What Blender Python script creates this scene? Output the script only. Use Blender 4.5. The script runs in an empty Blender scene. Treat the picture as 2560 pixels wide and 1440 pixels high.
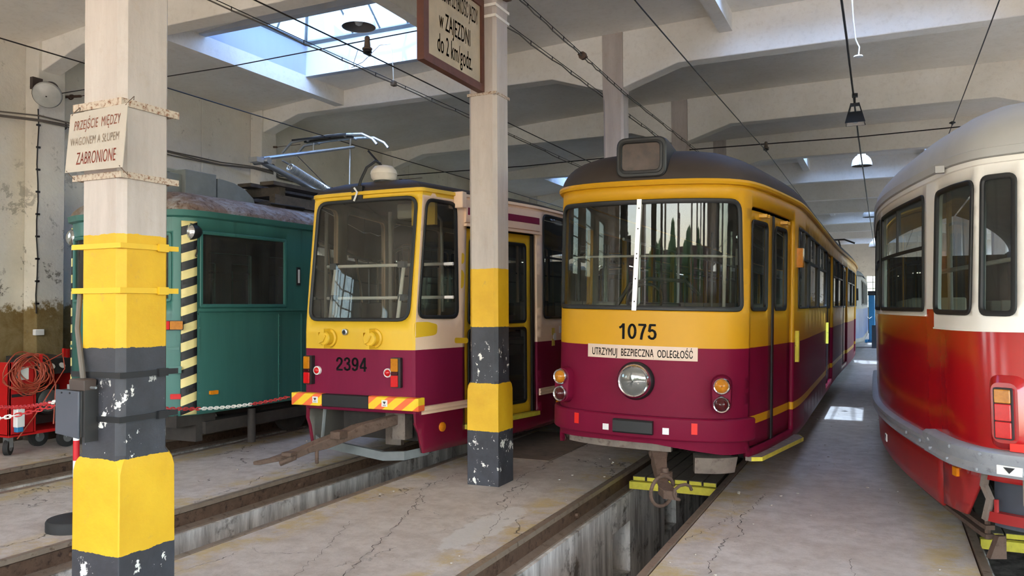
import bpy, bmesh, math, random
from mathutils import Vector, Matrix
from mathutils.geometry import delaunay_2d_cdt
random.seed(7)
S = bpy.context.scene; COL = S.collection
pi = math.pi
# ---------------------------------------------------------------- camera
CAM_H = 1.75
yaw, pitch, roll = math.radians(25.02), math.radians(1.365), math.radians(-.335)
fw = Vector((-math.sin(yaw)*math.cos(pitch), math.cos(yaw)*math.cos(pitch), math.sin(pitch)))
rt = Vector((math.cos(yaw), math.sin(yaw), 0)); up = rt.cross(fw)
r2 = rt*math.cos(roll)+up*math.sin(roll); u2 = up*math.cos(roll)-rt*math.sin(roll)
cd = bpy.data.cameras.new('camera'); cam = bpy.data.objects.new('camera', cd); COL.objects.link(cam)
cam.matrix_world = Matrix(((r2.x,u2.x,-fw.x,0),(r2.y,u2.y,-fw.y,0),(r2.z,u2.z,-fw.z,CAM_H),(0,0,0,1)))
cd.sensor_fit = 'HORIZONTAL'; cd.sensor_width = 36; cd.lens = 1995/2560*36; cd.clip_start = .05; cd.clip_end = 400
S.camera = cam
# ---------------------------------------------------------------- sky, sun, exposure
W = bpy.data.worlds.new('sky'); S.world = W; W.use_nodes = True
nt = W.node_tree; bg = nt.nodes['Background']
sky = nt.nodes.new('ShaderNodeTexSky'); sky.sky_type = 'NISHITA'; sky.sun_disc = False
sky.sun_elevation = math.radians(55); sky.sun_rotation = math.radians(172); sky.air_density = 1.2; sky.dust_density = 2.5
nt.links.new(sky.outputs[0], bg.inputs[0]); bg.inputs[1].default_value = .7
sd = bpy.data.lights.new('sun', 'SUN'); sd.energy = 4.0; sd.angle = math.radians(.6); sd.color = (1, .95, .87)
so = bpy.data.objects.new('sun', sd); COL.objects.link(so)
so.rotation_euler = Vector((.10, -1, 1.25)).to_track_quat('Z', 'Y').to_euler()
S.view_settings.view_transform = 'Standard'; S.view_settings.look = 'None'
S.view_settings.gamma = 1; S.view_settings.use_curve_mapping = False
S.view_settings.exposure = 2.2
S.cycles.max_bounces = 12; S.cycles.diffuse_bounces = 8; S.cycles.transparent_max_bounces = 24
# ---------------------------------------------------------------- materials
def lin(c):
    return tuple((v/255/12.92 if v/255 <= .04045 else ((v/255+.055)/1.055)**2.4) for v in c)+(1,)
class NT:
    """small wrapper for building shader trees"""
    def __init__(s, name):
        s.m = bpy.data.materials.new(name); s.m.use_nodes = True; s.t = s.m.node_tree
        s.b = s.t.nodes['Principled BSDF']; s.out = s.t.nodes['Material Output']
        s.co = s.n('ShaderNodeTexCoord').outputs['Object']
    def n(s, k, **kw):
        x = s.t.nodes.new(k)
        for a, v in kw.items(): setattr(x, a, v)
        return x
    def put(s, i, v):
        if hasattr(v, 'links') or isinstance(v, bpy.types.NodeSocket): s.t.links.new(v, i)
        else: i.default_value = v
    def noise(s, scale, detail=4, rough=.6, vec=None, dist=0):
        x = s.n('ShaderNodeTexNoise'); x.inputs['Scale'].default_value = scale; x.inputs['Detail'].default_value = detail
        x.inputs['Roughness'].default_value = rough; x.inputs['Distortion'].default_value = dist
        s.put(x.inputs['Vector'], vec or s.co); return x.outputs['Fac']
    def scalev(s, v, vec=None):
        x = s.n('ShaderNodeVectorMath', operation='MULTIPLY'); s.put(x.inputs[0], vec or s.co); x.inputs[1].default_value = v; return x.outputs[0]
    def xyz(s, vec=None):
        x = s.n('ShaderNodeSeparateXYZ'); s.put(x.inputs[0], vec or s.co); return x.outputs
    def math(s, op, a, b=0., c=0., clamp=False):
        x = s.n('ShaderNodeMath', operation=op, use_clamp=clamp); s.put(x.inputs[0], a); s.put(x.inputs[1], b)
        if op in ('MULTIPLY_ADD', 'COMPARE', 'SMOOTH_MIN'): s.put(x.inputs[2], c)
        return x.outputs[0]
    def ramp(s, f, lo, hi):
        x = s.n('ShaderNodeMapRange'); s.put(x.inputs[0], f); x.inputs[1].default_value = lo; x.inputs[2].default_value = hi; return x.outputs[0]
    def mix(s, f, a, b, mode='MIX'):
        x = s.n('ShaderNodeMix', data_type='RGBA', blend_type=mode); s.put(x.inputs[0], f); s.put(x.inputs[6], a); s.put(x.inputs[7], b); return x.outputs[2]
    def bump(s, h, strength=.3, dist=.01):
        x = s.n('ShaderNodeBump'); x.inputs['Strength'].default_value = strength; x.inputs['Distance'].default_value = dist
        s.put(x.inputs['Height'], h); s.put(s.b.inputs['Normal'], x.outputs[0])
    def fin(s, col, rough=.6, metal=0., spec=.5, coat=0.):
        s.put(s.b.inputs['Base Color'], col); s.put(s.b.inputs['Roughness'], rough); s.b.inputs['Metallic'].default_value = metal
        s.b.inputs['Specular IOR Level'].default_value = spec; s.b.inputs['Coat Weight'].default_value = coat
        s.b.inputs['Coat Roughness'].default_value = .12; return s.m
def mat(name, c, rough=.6, metal=0., var=.1, scale=4., dirt=None, dirt_at=.62, bump=0., bscale=60., spec=.5, coat=0., streak=False):
    t = NT(name); a = lin(c)
    vec = t.scalev((1, 1, .12)) if streak else None
    f = t.noise(scale, 5, .65, vec)
    col = t.mix(t.ramp(f, .3, .7), tuple(v*(1-var) for v in a[:3])+(1,), tuple(min(1, v*(1+var)) for v in a[:3])+(1,))
    if dirt:
        col = t.mix(t.ramp(t.noise(scale*1.7, 8, .7, vec), dirt_at, dirt_at+.12), col, lin(dirt))
    if bump: t.bump(t.noise(bscale, 4), bump, .005)
    return t.fin(col, rough, metal, spec, coat)
def glass(name, tint=(225, 235, 235), dust=.06, dustcol=(170, 170, 160), rough=.0, refl=1., trans=0.):
    t = NT(name); t.t.nodes.remove(t.b)
    tr = t.n('ShaderNodeBsdfTransparent'); tr.inputs[0].default_value = lin(tint)
    gl = t.n('ShaderNodeBsdfGlossy'); gl.inputs['Roughness'].default_value = rough
    fr = t.n('ShaderNodeFresnel'); fr.inputs[0].default_value = 1.5
    m1 = t.n('ShaderNodeMixShader'); t.put(m1.inputs[0], t.math('MULTIPLY', fr.outputs[0], refl, clamp=True)); t.put(m1.inputs[1], tr.outputs[0]); t.put(m1.inputs[2], gl.outputs[0])
    df = t.n('ShaderNodeBsdfDiffuse'); df.inputs[0].default_value = lin(dustcol)
    m2 = t.n('ShaderNodeMixShader')
    t.put(m2.inputs[0], t.math('MULTIPLY', t.ramp(t.noise(3, 6, .7, t.scalev((1, 1, .35))), .25, .75), dust*2))
    if trans:
        tl = t.n('ShaderNodeBsdfTranslucent'); tl.inputs[0].default_value = lin(tint); m3 = t.n('ShaderNodeMixShader'); m3.inputs[0].default_value = trans
        t.put(m3.inputs[1], m1.outputs[0]); t.put(m3.inputs[2], tl.outputs[0]); m1 = m3
    t.put(m2.inputs[1], m1.outputs[0]); t.put(m2.inputs[2], df.outputs[0]); t.put(t.out.inputs[0], m2.outputs[0])
    return t.m
M = {}
def plaster_ceiling():
    t = NT('ceiling_plaster'); f = t.noise(.9, 6, .65); g = t.noise(14, 5, .7)
    c = t.mix(t.ramp(f, .3, .72), lin((226, 219, 206)), lin((242, 237, 228)))
    c = t.mix(t.math('MULTIPLY', t.ramp(g, .5, .8), .25), c, lin((170, 155, 135)))
    t.bump(t.noise(30, 5), .25, .006); return t.fin(c, .85, spec=.2)
def plaster_wall():
    t = NT('wall_plaster'); x, y, z = t.xyz(); n1 = t.noise(1.1, 7, .68); n2 = t.noise(5, 6, .7); n3 = t.noise(2.3, 8, .75, dist=.4)
    c = t.mix(t.ramp(n1, .3, .7), lin((208, 201, 189)), lin((230, 224, 212)))
    c = t.mix(t.math('MULTIPLY', t.ramp(n3, .565, .595), t.ramp(z, 4.6, 2.0)), c, lin((122, 116, 104)))       # lost plaster
    zz = t.math('ADD', z, t.math('MULTIPLY', t.math('SUBTRACT', n2, .5), .9))
    c = t.mix(t.ramp(zz, 1.85, 1.75), c, t.mix(t.ramp(n3, .4, .6), lin((120, 98, 58)), lin((140, 122, 88))))
    c = t.mix(t.ramp(zz, .95, .85), c, lin((62, 50, 40)))
    c = t.mix(t.ramp(t.noise(.9, 8, .6), .70, .715), c, lin((150, 80, 58)))
    c = t.mix(t.math('MULTIPLY', t.ramp(n2, .62, .7), .5), c, lin((110, 100, 88)))
    t.bump(t.math('ADD', n3, t.noise(25, 5)), .5, .015); return t.fin(c, .9, spec=.2)
def column_paint():
    t = NT('column_paint'); x, y, z = t.xyz(); n = t.noise(9, 6, .7); chip = t.noise(11, 7, .72, t.scalev((1, 1, .8)))
    zz = t.math('ADD', z, t.math('MULTIPLY', t.math('SUBTRACT', n, .5), .035))
    stv = t.noise(5, 6, .7, t.scalev((1, 1, .15)))
    white = t.mix(t.ramp(stv, .3, .7), lin((168, 156, 147)), lin((194, 184, 176)))
    white = t.mix(t.math('MULTIPLY', t.ramp(n, .55, .75), .5), white, lin((168, 148, 128)))
    yel = t.mix(t.ramp(t.noise(3, 6), .35, .7), lin((206, 158, 20)), lin((222, 176, 30)))
    yel = t.mix(t.math('MULTIPLY', t.ramp(chip, .62, .68), .6), yel, lin((190, 150, 60)))
    blk = t.mix(t.ramp(t.noise(4, 5), .3, .7), lin((42, 42, 46)), lin((62, 63, 70)))
    blk = t.mix(t.math('MULTIPLY', t.ramp(chip, .595, .605), t.ramp(z, 1.44, 1.34)), blk, lin((225, 222, 214)))
    c = white
    for zt, col in ((2.13, yel), (1.555, blk), (1.0, yel), (.53, blk)):
        c = t.mix(t.math('LESS_THAN', zz, zt), c, col)
    t.bump(t.math('ADD', t.math('MULTIPLY', n, .6), t.noise(3, 3)), .45, .012); return t.fin(c, .55)
def floor_concrete():
    t = NT('floor_concrete'); x, y, z = t.xyz()
    n1 = t.noise(.7, 7, .65); n2 = t.noise(6, 7, .7); n3 = t.noise(45, 4, .7)
    c = t.mix(t.ramp(n1, .3, .7), lin((184, 172, 162)), lin((212, 202, 194)))
    c = t.mix(t.math('MULTIPLY', t.ramp(n2, .42, .62), .55), c, lin((164, 150, 138)))
    c = t.mix(t.math('MULTIPLY', t.ramp(n3, .62, .74), .6), c, lin((95, 86, 76)))
    c = t.mix(t.math('MULTIPLY', t.ramp(t.noise(70, 2), .70, .74), .7), c, lin((205, 198, 188)))
    # worn yellow edge paint beside each track
    for tc in (-8.22, -5.08, -1.99, 1.11):
        d = t.math('ABSOLUTE', t.math('SUBTRACT', x, tc))
        band = t.math('MULTIPLY', t.ramp(d, .96, .82), t.ramp(t.noise(2.2, 8, .75), .47, .58))
        c = t.mix(t.math('MULTIPLY', band, .62), c, lin((190, 162, 92)))
    # pale scraped patch between the maroon and yellow tram's pit and the next one
    dx = t.math('DIVIDE', t.math('SUBTRACT', x, -2.92), .17); dy = t.math('DIVIDE', t.math('SUBTRACT', y, 5.75), .75)
    rr = t.math('ADD', t.math('POWER', dx, 2.), t.math('POWER', dy, 2.)); rr = t.math('ADD', rr, t.math('MULTIPLY', t.math('SUBTRACT', n2, .5), 2.2))
    c = t.mix(t.math('MULTIPLY', t.ramp(rr, 1., .8), .75), c, lin((208, 203, 198)))
    # cracks
    vo = t.n('ShaderNodeTexVoronoi', feature='DISTANCE_TO_EDGE'); vo.inputs['Scale'].default_value = .8
    wv = t.n('ShaderNodeVectorMath', operation='ADD'); ns = t.n('ShaderNodeTexNoise'); ns.inputs['Scale'].default_value = 2.4; ns.inputs['Detail'].default_value = 8
    t.put(ns.inputs['Vector'], t.co); sc = t.n('ShaderNodeVectorMath', operation='SCALE'); t.put(sc.inputs[0], ns.outputs['Color']); sc.inputs['Scale'].default_value = .9
    t.put(wv.inputs[0], t.scalev((1.6, .55, 1))); t.put(wv.inputs[1], sc.outputs[0]); t.put(vo.inputs['Vector'], wv.outputs[0])
    cr = t.math('MULTIPLY', t.ramp(vo.outputs['Distance'], .008, .002), t.ramp(t.noise(.8, 3), .46, .54))
    cr = t.math('MULTIPLY', cr, t.ramp(x, -1.35, -1.6))
    c = t.mix(t.math('MULTIPLY', cr, .8), c, lin((58, 50, 44)))
    h = t.math('SUBTRACT', t.math('ADD', t.math('MULTIPLY', n2, .5), t.math('MULTIPLY', n3, .12)), t.math('MULTIPLY', cr, .6))
    t.bump(h, .55, .02); return t.fin(c, t.ramp(n2, -1.5, 1.3), spec=.3)
def pit_concrete():
    t = NT('pit_concrete'); st = t.noise(5, 7, .7, t.scalev((1, 1, .14))); n = t.noise(3, 7, .7)
    c = t.mix(t.ramp(st, .36, .62), lin((150, 143, 135)), lin((235, 230, 222)))
    c = t.mix(t.ramp(n, .55, .66), c, lin((104, 95, 86))); t.bump(st, .5, .02); return t.fin(c, .9, spec=.2)
def rusty_roof():
    t = NT('rusty_roof_paint'); a = t.noise(5, 9, .78, t.scalev((1, .6, 1)), .6); b = t.noise(13, 8, .75, None, .5)
    c = t.mix(t.ramp(a, .36, .55), lin((158, 156, 154)), lin((122, 98, 80)))
    c = t.mix(t.ramp(b, .52, .62), c, lin((84, 62, 46))); c = t.mix(t.ramp(b, .33, .29), c, lin((205, 203, 200)))
    t.bump(b, .3, .006); return t.fin(c, .75)
def stripes(name, ca, cb, vec, period, duty=.5, rough=.5):
    t = NT(name); x, y, z = t.xyz()
    k = t.math('ADD', t.math('ADD', t.math('MULTIPLY', x, vec[0]), t.math('MULTIPLY', y, vec[1])), t.math('MULTIPLY', z, vec[2]))
    f = t.math('FRACT', t.math('ADD', t.math('DIVIDE', k, period), 50.13)); n = t.noise(8, 5)
    a = t.mix(t.ramp(n, .3, .7), tuple(v*.9 for v in lin(ca)[:3])+(1,), lin(ca)); b = lin(cb)
    return t.fin(t.mix(t.math('LESS_THAN', f, duty), b, a), rough)
M['ceil'] = plaster_ceiling(); M['wall'] = plaster_wall(); M['column'] = column_paint(); M['floor'] = floor_concrete(); M['pit'] = pit_concrete()
M['rustroof'] = rusty_roof()
M['whitewash'] = mat('whitewash', (184, 190, 200), .8, var=.05, scale=2, dirt=(190, 186, 178), dirt_at=.62, streak=True)
M['rail'] = mat('rail_steel_rust', (104, 80, 64), .6, .35, .25, 9, (64, 44, 34), .52, .4, 50)
M['railtop'] = mat('rail_head_dusty', (150, 132, 116), .45, .4, .15, 8, (110, 90, 74), .55)
M['crack'] = mat('crack_dark', (48, 42, 38), .9)
M['yellow'] = mat('tram_yellow', (202, 148, 24), .42, var=.05, scale=1.5, spec=.3, coat=.04)
M['maroon'] = mat('tram_maroon', (114, 18, 48), .45, var=.1, scale=1.8, spec=.13, coat=.02)
M['maroonD'] = mat('tram_maroon_glossy_side', (122, 22, 50), .2, var=.1, scale=1.8, coat=.4)
M['cream'] = mat('tram_cream', (238, 206, 176), .45, var=.06, scale=2, dirt=(196, 160, 122), dirt_at=.66)
M['yellow2'] = mat('tram_yellow_dull', (224, 180, 42), .42, var=.06, scale=2, dirt=(200, 160, 40), dirt_at=.66, streak=True)
M['maroon2'] = mat('tram_maroon_dull', (122, 28, 60), .45, var=.1, scale=2.5, spec=.15, dirt=(140, 52, 74), dirt_at=.66, streak=True)
M['green'] = mat('tram_green', (58, 112, 104), .4, var=.16, scale=2.5, dirt=(44, 84, 78), dirt_at=.60, streak=True, bump=.1, bscale=6)
M['red'] = mat('tram_red', (176, 22, 26), .2, var=.1, scale=1.2, dirt=(150, 40, 42), dirt_at=.68, coat=.5)
M['redskirt'] = mat('tram_red_skirt', (150, 30, 30), .4, var=.1, scale=3)
M['white'] = mat('tram_white', (240, 235, 226), .35, var=.05, scale=2, dirt=(200, 188, 168), dirt_at=.66, coat=.2)
M['greyroof'] = mat('tram_grey_roof', (176, 175, 171), .68, var=.06, scale=2.5, dirt=(178, 176, 172), dirt_at=.66)
M['blackroof'] = mat('tram_black_brown_roof', (62, 54, 49), .65, var=.12, scale=3, dirt=(92, 84, 76), dirt_at=.68, spec=.2)
M['rubber'] = mat('black_rubber', (26, 26, 27), .5, var=.1)
M['black'] = mat('black_paint', (30, 30, 32), .45, var=.15)
M['dark'] = mat('dark_interior', (44, 42, 40), .7)
M['intwall'] = mat('interior_panel', (142, 140, 126), .6)
M['intgrey'] = mat('interior_grey', (150, 144, 136), .6)
M['chassis'] = mat('underframe_grime', (58, 52, 48), .85, var=.3, scale=6)
M['grime'] = mat('dusty_steel', (120, 108, 98), .75, .1, var=.2, scale=8, dirt=(86, 72, 62), dirt_at=.55)
M['rust'] = mat('rusty_steel', (98, 78, 66), .8, .1, var=.25, scale=12, dirt=(70, 48, 36), dirt_at=.55)
M['strap'] = mat('rusty_white_strap', (186, 170, 152), .7, var=.06, scale=30, dirt=(120, 74, 44), dirt_at=.5)
M['steel'] = mat('galvanised_steel', (176, 180, 184), .32, .8, var=.12, scale=6)
M['chrome'] = mat('chrome', (215, 215, 218), .12, 1., var=.02)
M['alu'] = mat('aluminium_strip', (212, 208, 204), .35, .6, var=.05)
M['bumpergrey'] = mat('bumper_grey_paint', (160, 164, 170), .42, .25, var=.1, scale=8, dirt=(120, 122, 126), dirt_at=.6)
M['greymetal'] = mat('grey_painted_metal', (112, 116, 116), .6, var=.15, scale=5, dirt=(84, 62, 50), dirt_at=.68)
M['wood'] = mat('weathered_wood', (74, 66, 58), .85, var=.35, scale=7, dirt=(48, 42, 38), dirt_at=.55)
M['plank'] = mat('pit_plank', (96, 86, 74), .85, var=.2, scale=9)
M['yelwood'] = mat('yellow_painted_wood', (206, 192, 62), .7, var=.15, scale=12, dirt=(120, 104, 56), dirt_at=.6)
M['signwhite'] = mat('sign_white', (176, 166, 153), .6, var=.05, scale=5, dirt=(180, 160, 138), dirt_at=.68)
M['signred'] = mat('faded_red_lettering', (160, 96, 76), .7, var=.2, scale=30)
M['signpink'] = mat('very_faded_lettering', (160, 140, 122), .7, var=.1, scale=30)
M['signrust'] = mat('red_oxide_lettering', (158, 74, 56), .7, var=.2, scale=30)
M['signblack'] = mat('black_lettering', (20, 19, 19), .7, spec=.15)
M['signboard'] = mat('aged_board', (178, 164, 140), .6, var=.12, scale=4, dirt=(140, 124, 100), dirt_at=.66)
M['signframe'] = mat('brown_board_frame', (92, 54, 42), .6, var=.2, scale=9)
M['plate'] = mat('cream_plate', (214, 188, 168), .45, var=.02)
M['orange'] = mat('amber_lens', (226, 134, 24), .2, var=.15, scale=30)
M['amber'] = mat('dark_amber_lens', (190, 118, 20), .15, var=.2, scale=20)
M['redlens'] = mat('red_lens', (204, 26, 30), .15, var=.1, scale=40)
M['darkred'] = mat('dark_red_lens', (70, 16, 20), .1, var=.2, scale=30)
M['refl'] = mat('red_reflector', (226, 40, 30), .3, var=.04)
M['lens'] = mat('headlamp_glass', (128, 130, 128), .08, .55, var=.1, scale=9, coat=.6)
M['frosted'] = mat('old_floodlight_glass', (178, 178, 172), .25, var=.12, scale=6)
M['silver'] = mat('silvered_lamp_glass', (205, 208, 210), .12, .85, var=.1, scale=14)
M['sticker'] = mat('white_sticker', (232, 230, 228), .5, var=.03)
M['ysticker'] = mat('yellow_sticker', (226, 200, 96), .5, var=.03)
M['wire'] = mat('overhead_wire', (44, 38, 36), .5, .4)
M['cable'] = mat('grey_cable', (104, 96, 88), .7)
M['wcable'] = mat('white_cable', (222, 220, 214), .6)
M['ceramic'] = mat('brown_insulator', (96, 82, 70), .4)
M['enamel'] = mat('lamp_enamel', (218, 208, 194), .45, var=.08, scale=8, dirt=(170, 150, 130), dirt_at=.66)
M['lampin'] = mat('lamp_inside', (96, 94, 90), .5)
M['bulb'] = mat('unlit_bulb', (214, 214, 208), .2)
M['cartred'] = mat('cart_red', (190, 24, 26), .4, var=.08)
M['cablered'] = mat('red_orange_cable', (170, 74, 52), .5)
M['tyre'] = mat('tyre_rubber', (38, 37, 37), .75)
M['boxgrey'] = mat('switch_box_grey', (70, 73, 82), .5, var=.08)
M['boxdark'] = mat('switch_box_dark', (42, 40, 40), .6, var=.2)
M['brownbox'] = mat('brown_bakelite', (70, 58, 52), .6, var=.15)
M['chainred'] = mat('chain_red', (188, 40, 44), .45)
M['chainwhite'] = mat('chain_white', (236, 232, 226), .45)
M['post'] = mat('post_red', (200, 28, 40), .4); M['postw'] = mat('post_white_band', (232, 232, 232), .4)
M['blue'] = mat('blue_paint', (44, 86, 140), .4, var=.1); M['liftblue'] = mat('lift_blue', (52, 128, 176), .45)
M['corner'] = stripes('black_and_cream_stripes', (238, 220, 150), (28, 28, 32), (0, -.36, 1.), .205, .5)
M['hazard'] = stripes('orange_and_yellow_stripes', (250, 206, 44), (246, 112, 60), (-.75, 0, 1.), .175, .55)
M['window'] = glass('tram_window_glass', (214, 222, 218), .05)
M['clearglass'] = glass('windscreen_glass', (230, 236, 230), .015, refl=.9)
M['dirtyglass'] = glass('dusty_window_glass', (224, 226, 220), .07, (160, 158, 150))
M['skyglass'] = glass('dirty_roof_glass', (146, 172, 206), .05, (190, 198, 206), refl=.6, trans=.08)
M['wallglass'] = glass('wall_window_glass', (190, 200, 196), .2, (210, 212, 205))
# ---------------------------------------------------------------- objects
def ORG(o):
    v = Vector((0, 0, 0))
    while o: v += o.location; o = o.parent
    return v
def tag(o, label=None, cat=None, group=None, kind=None):
    if label: o['label'] = label
    if cat: o['category'] = cat
    if group: o['group'] = group
    if kind: o['kind'] = kind
    return o
def root(name, loc, label, cat, group=None):
    o = bpy.data.objects.new(name, None); o.empty_display_size = .2; o.location = loc; COL.objects.link(o)
    return tag(o, label, cat, group)
class MB:
    """collects geometry in world coordinates; build() links it as one mesh object"""
    def __init__(s): s.v = []; s.f = []; s.m = []; s.s = []
    def add(s, vs, fs, m=0, smooth=False):
        o = len(s.v); s.v += [tuple(v) for v in vs]
        for f in fs: s.f.append([i+o for i in f]); s.m.append(m); s.s.append(smooth)
        return s
    def box(s, a, b, m=0, rz=0, ch=0.):
        x0, y0, z0 = a; x1, y1, z1 = b; cx, cy = (x0+x1)/2, (y0+y1)/2
        if ch:
            P = [(x0+ch, y0), (x1-ch, y0), (x1, y0+ch), (x1, y1-ch), (x1-ch, y1), (x0+ch, y1), (x0, y1-ch), (x0, y0+ch)]
            rs = [[(x, y, z0) for x, y in P], [(x, y, z1) for x, y in P]]
            i = len(s.v); s.loft(rs, m, cap=True, smooth=False)
        else:
            i = len(s.v)
            s.add([(x0,y0,z0),(x1,y0,z0),(x1,y1,z0),(x0,y1,z0),(x0,y0,z1),(x1,y0,z1),(x1,y1,z1),(x0,y1,z1)],
                  [(3,2,1,0),(4,5,6,7),(0,1,5,4),(1,2,6,5),(2,3,7,6),(3,0,4,7)], m)
        if rz:
            c, q = math.cos(rz), math.sin(rz)
            for k in range(i, len(s.v)):
                x, y, z = s.v[k]; x -= cx; y -= cy; s.v[k] = (cx+x*c-y*q, cy+x*q+y*c, z)
        return s
    def loft(s, rings, m=0, cap=False, closed=True, smooth=True):
        n = len(rings[0]); vs = [p for r in rings for p in r]; fs = []
        for k in range(len(rings)-1):
            for i in range(n if closed else n-1):
                j = (i+1) % n; fs.append((k*n+i, k*n+j, (k+1)*n+j, (k+1)*n+i))
        if cap: fs += [tuple(reversed(range(n))), tuple((len(rings)-1)*n+i for i in range(n))]
        return s.add(vs, fs, m, smooth)
    def tube(s, path, r, n=8, m=0, smooth=True, cap=True):
        P = [Vector(p) for p in path]; rings = []; prev = None
        for i, p in enumerate(P):
            d = (P[min(i+1, len(P)-1)]-P[max(i-1, 0)]).normalized()
            if prev is None:
                a = d.cross(Vector((0, 0, 1)));  a = a if a.length > .05 else d.cross(Vector((1, 0, 0)))
            else: a = prev-d*prev.dot(d)
            a.normalize(); prev = a; b = d.cross(a); rr = r[i] if isinstance(r, (list, tuple)) else r
            rings.append([p+(a*math.cos(t)+b*math.sin(t))*rr for t in (2*pi*k/n for k in range(n))])
        return s.loft(rings, m, cap, True, smooth)
    def lathe(s, prof, c, axis=(0, 0, 1), n=24, m=0, smooth=True, cap=True):
        ax = Vector(axis).normalized(); a = ax.cross(Vector((0, 0, 1)))
        a = a.normalized() if a.length > .05 else Vector((1, 0, 0)); b = ax.cross(a); c = Vector(c)
        return s.loft([[c+ax*h+(a*math.cos(t)+b*math.sin(t))*r for t in (2*pi*k/n for k in range(n))] for r, h in prof], m, cap, True, smooth)
    def prism(s, poly, ax, lo, hi, m=0):
        """poly in the two other axes, extruded along axis ax"""
        def P(p, h): return (h, p[0], p[1]) if ax == 'x' else (p[0], h, p[1]) if ax == 'y' else (p[0], p[1], h)
        return s.loft([[P(p, lo) for p in poly], [P(p, hi) for p in poly]], m, True, True, False)
    def build(s, name, mats, parent=None, kind=None, bevel=0., label=None, cat=None, group=None):
        me = bpy.data.meshes.new(name); off = ORG(parent) if parent else Vector((0, 0, 0))
        me.from_pydata([Vector(v)-off for v in s.v], [], s.f)
        for k in (mats if isinstance(mats, (list, tuple)) else [mats]): me.materials.append(M[k] if isinstance(k, str) else k)
        me.polygons.foreach_set('material_index', s.m); me.polygons.foreach_set('use_smooth', s.s)
        b = bmesh.new(); b.from_mesh(me); bmesh.ops.recalc_face_normals(b, faces=b.faces); b.to_mesh(me); b.free(); me.set_sharp_from_angle(angle=math.radians(38))
        o = bpy.data.objects.new(name, me); COL.objects.link(o)
        if parent: o.parent = parent
        if bevel:
            q = o.modifiers.new('bevel', 'BEVEL'); q.width = bevel; q.segments = 2; q.limit_method = 'ANGLE'
        return tag(o, label, cat, group, kind)
def dup(o, delta, label=None, parent=None):
    c = o.copy(); COL.objects.link(c)
    if parent is None: c.location = o.location+Vector(delta)
    else: c.parent = parent
    if label: c['label'] = label
    for ch in o.children: dup(ch, (0, 0, 0), None, c)
    return c
def glyphs(body, bold=0., spacing=1.):
    cu = bpy.data.curves.new('glyphs', 'FONT'); cu.body = body; cu.size = 1; cu.offset = bold; cu.space_character = spacing; cu.resolution_u = 4
    o = bpy.data.objects.new('glyphs', cu); COL.objects.link(o)
    me = bpy.data.meshes.new_from_object(o.evaluated_get(bpy.context.evaluated_depsgraph_get()))
    vs = [v.co.copy() for v in me.vertices]; fs = [list(p.vertices) for p in me.polygons]
    COL.objects.unlink(o); bpy.data.objects.remove(o); bpy.data.meshes.remove(me); bpy.data.curves.remove(cu)
    return vs, fs
def lettering(name, body, fn, u0, u1, v0, v1, m, parent, bold=.01, spacing=1., capref=None):
    """flat painted lettering: the text's own box is stretched onto u0..u1, v0..v1 and mapped by fn(u, v)"""
    vs, fs = glyphs(body, 0, spacing)
    cv, _ = glyphs(capref, 0) if capref else (vs, 0)
    xa = min(v.x for v in vs); xb = max(v.x for v in vs); ya = min(v.y for v in cv); yb = max(v.y for v in cv)
    b = MB()
    for dx, dy in ((0, 0), (-1, 0), (1, 0), (0, -.5), (0, .5), (-.7, .4), (.7, -.4), (-.7, -.4), (.7, .4)):     # heavier strokes
        b.add([fn(u0+(v.x+dx*bold-xa)/(xb-xa)*(u1-u0), v0+(v.y+dy*bold-ya)/(yb-ya)*(v1-v0)) for v in vs], fs)
    return b.build(name, m, parent)
DIG = {'1': [[(.10, .70), (.26, .78), (.37, .92)], [(.38, .0), (.38, .98)]], '0': [[(.3+.215*math.cos(t), .5+.41*math.sin(t)) for t in [2*pi*k/28 for k in range(29)]]],
 '7': [[(.05, .915), (.57, .915)], [(.53, .915), (.40, .66), (.30, .36), (.24, .0)]], '5': [[(.54, .915), (.17, .915), (.11, .50)], [(.10, .50), (.19, .57), (.31, .6), (.45, .53), (.515, .36), (.48, .18), (.37, .085), (.25, .085), (.13, .15), (.08, .27)]],
 '2': [[(.08, .66), (.11, .80), (.20, .90), (.32, .915), (.45, .85), (.5, .7), (.44, .53), (.28, .36), (.13, .2), (.09, .085)], [(.04, .085), (.57, .085)]],
 '3': [[(.08, .72), (.14, .86), (.28, .92), (.42, .87), (.48, .74), (.42, .6), (.25, .54)], [(.25, .54), (.44, .48), (.52, .31), (.46, .14), (.3, .08), (.14, .13), (.07, .28)]],
 '9': [[(.3+.205*math.cos(t), .66+.255*math.sin(t)) for t in [2*pi*k/24 for k in range(25)]], [(.505, .66), (.505, .42), (.44, .17), (.29, .08), (.15, .12), (.10, .25)]],
 '4': [[(.43, .0), (.43, .98)], [(.40, .92), (.07, .30)], [(.04, .265), (.60, .265)]]}
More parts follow.
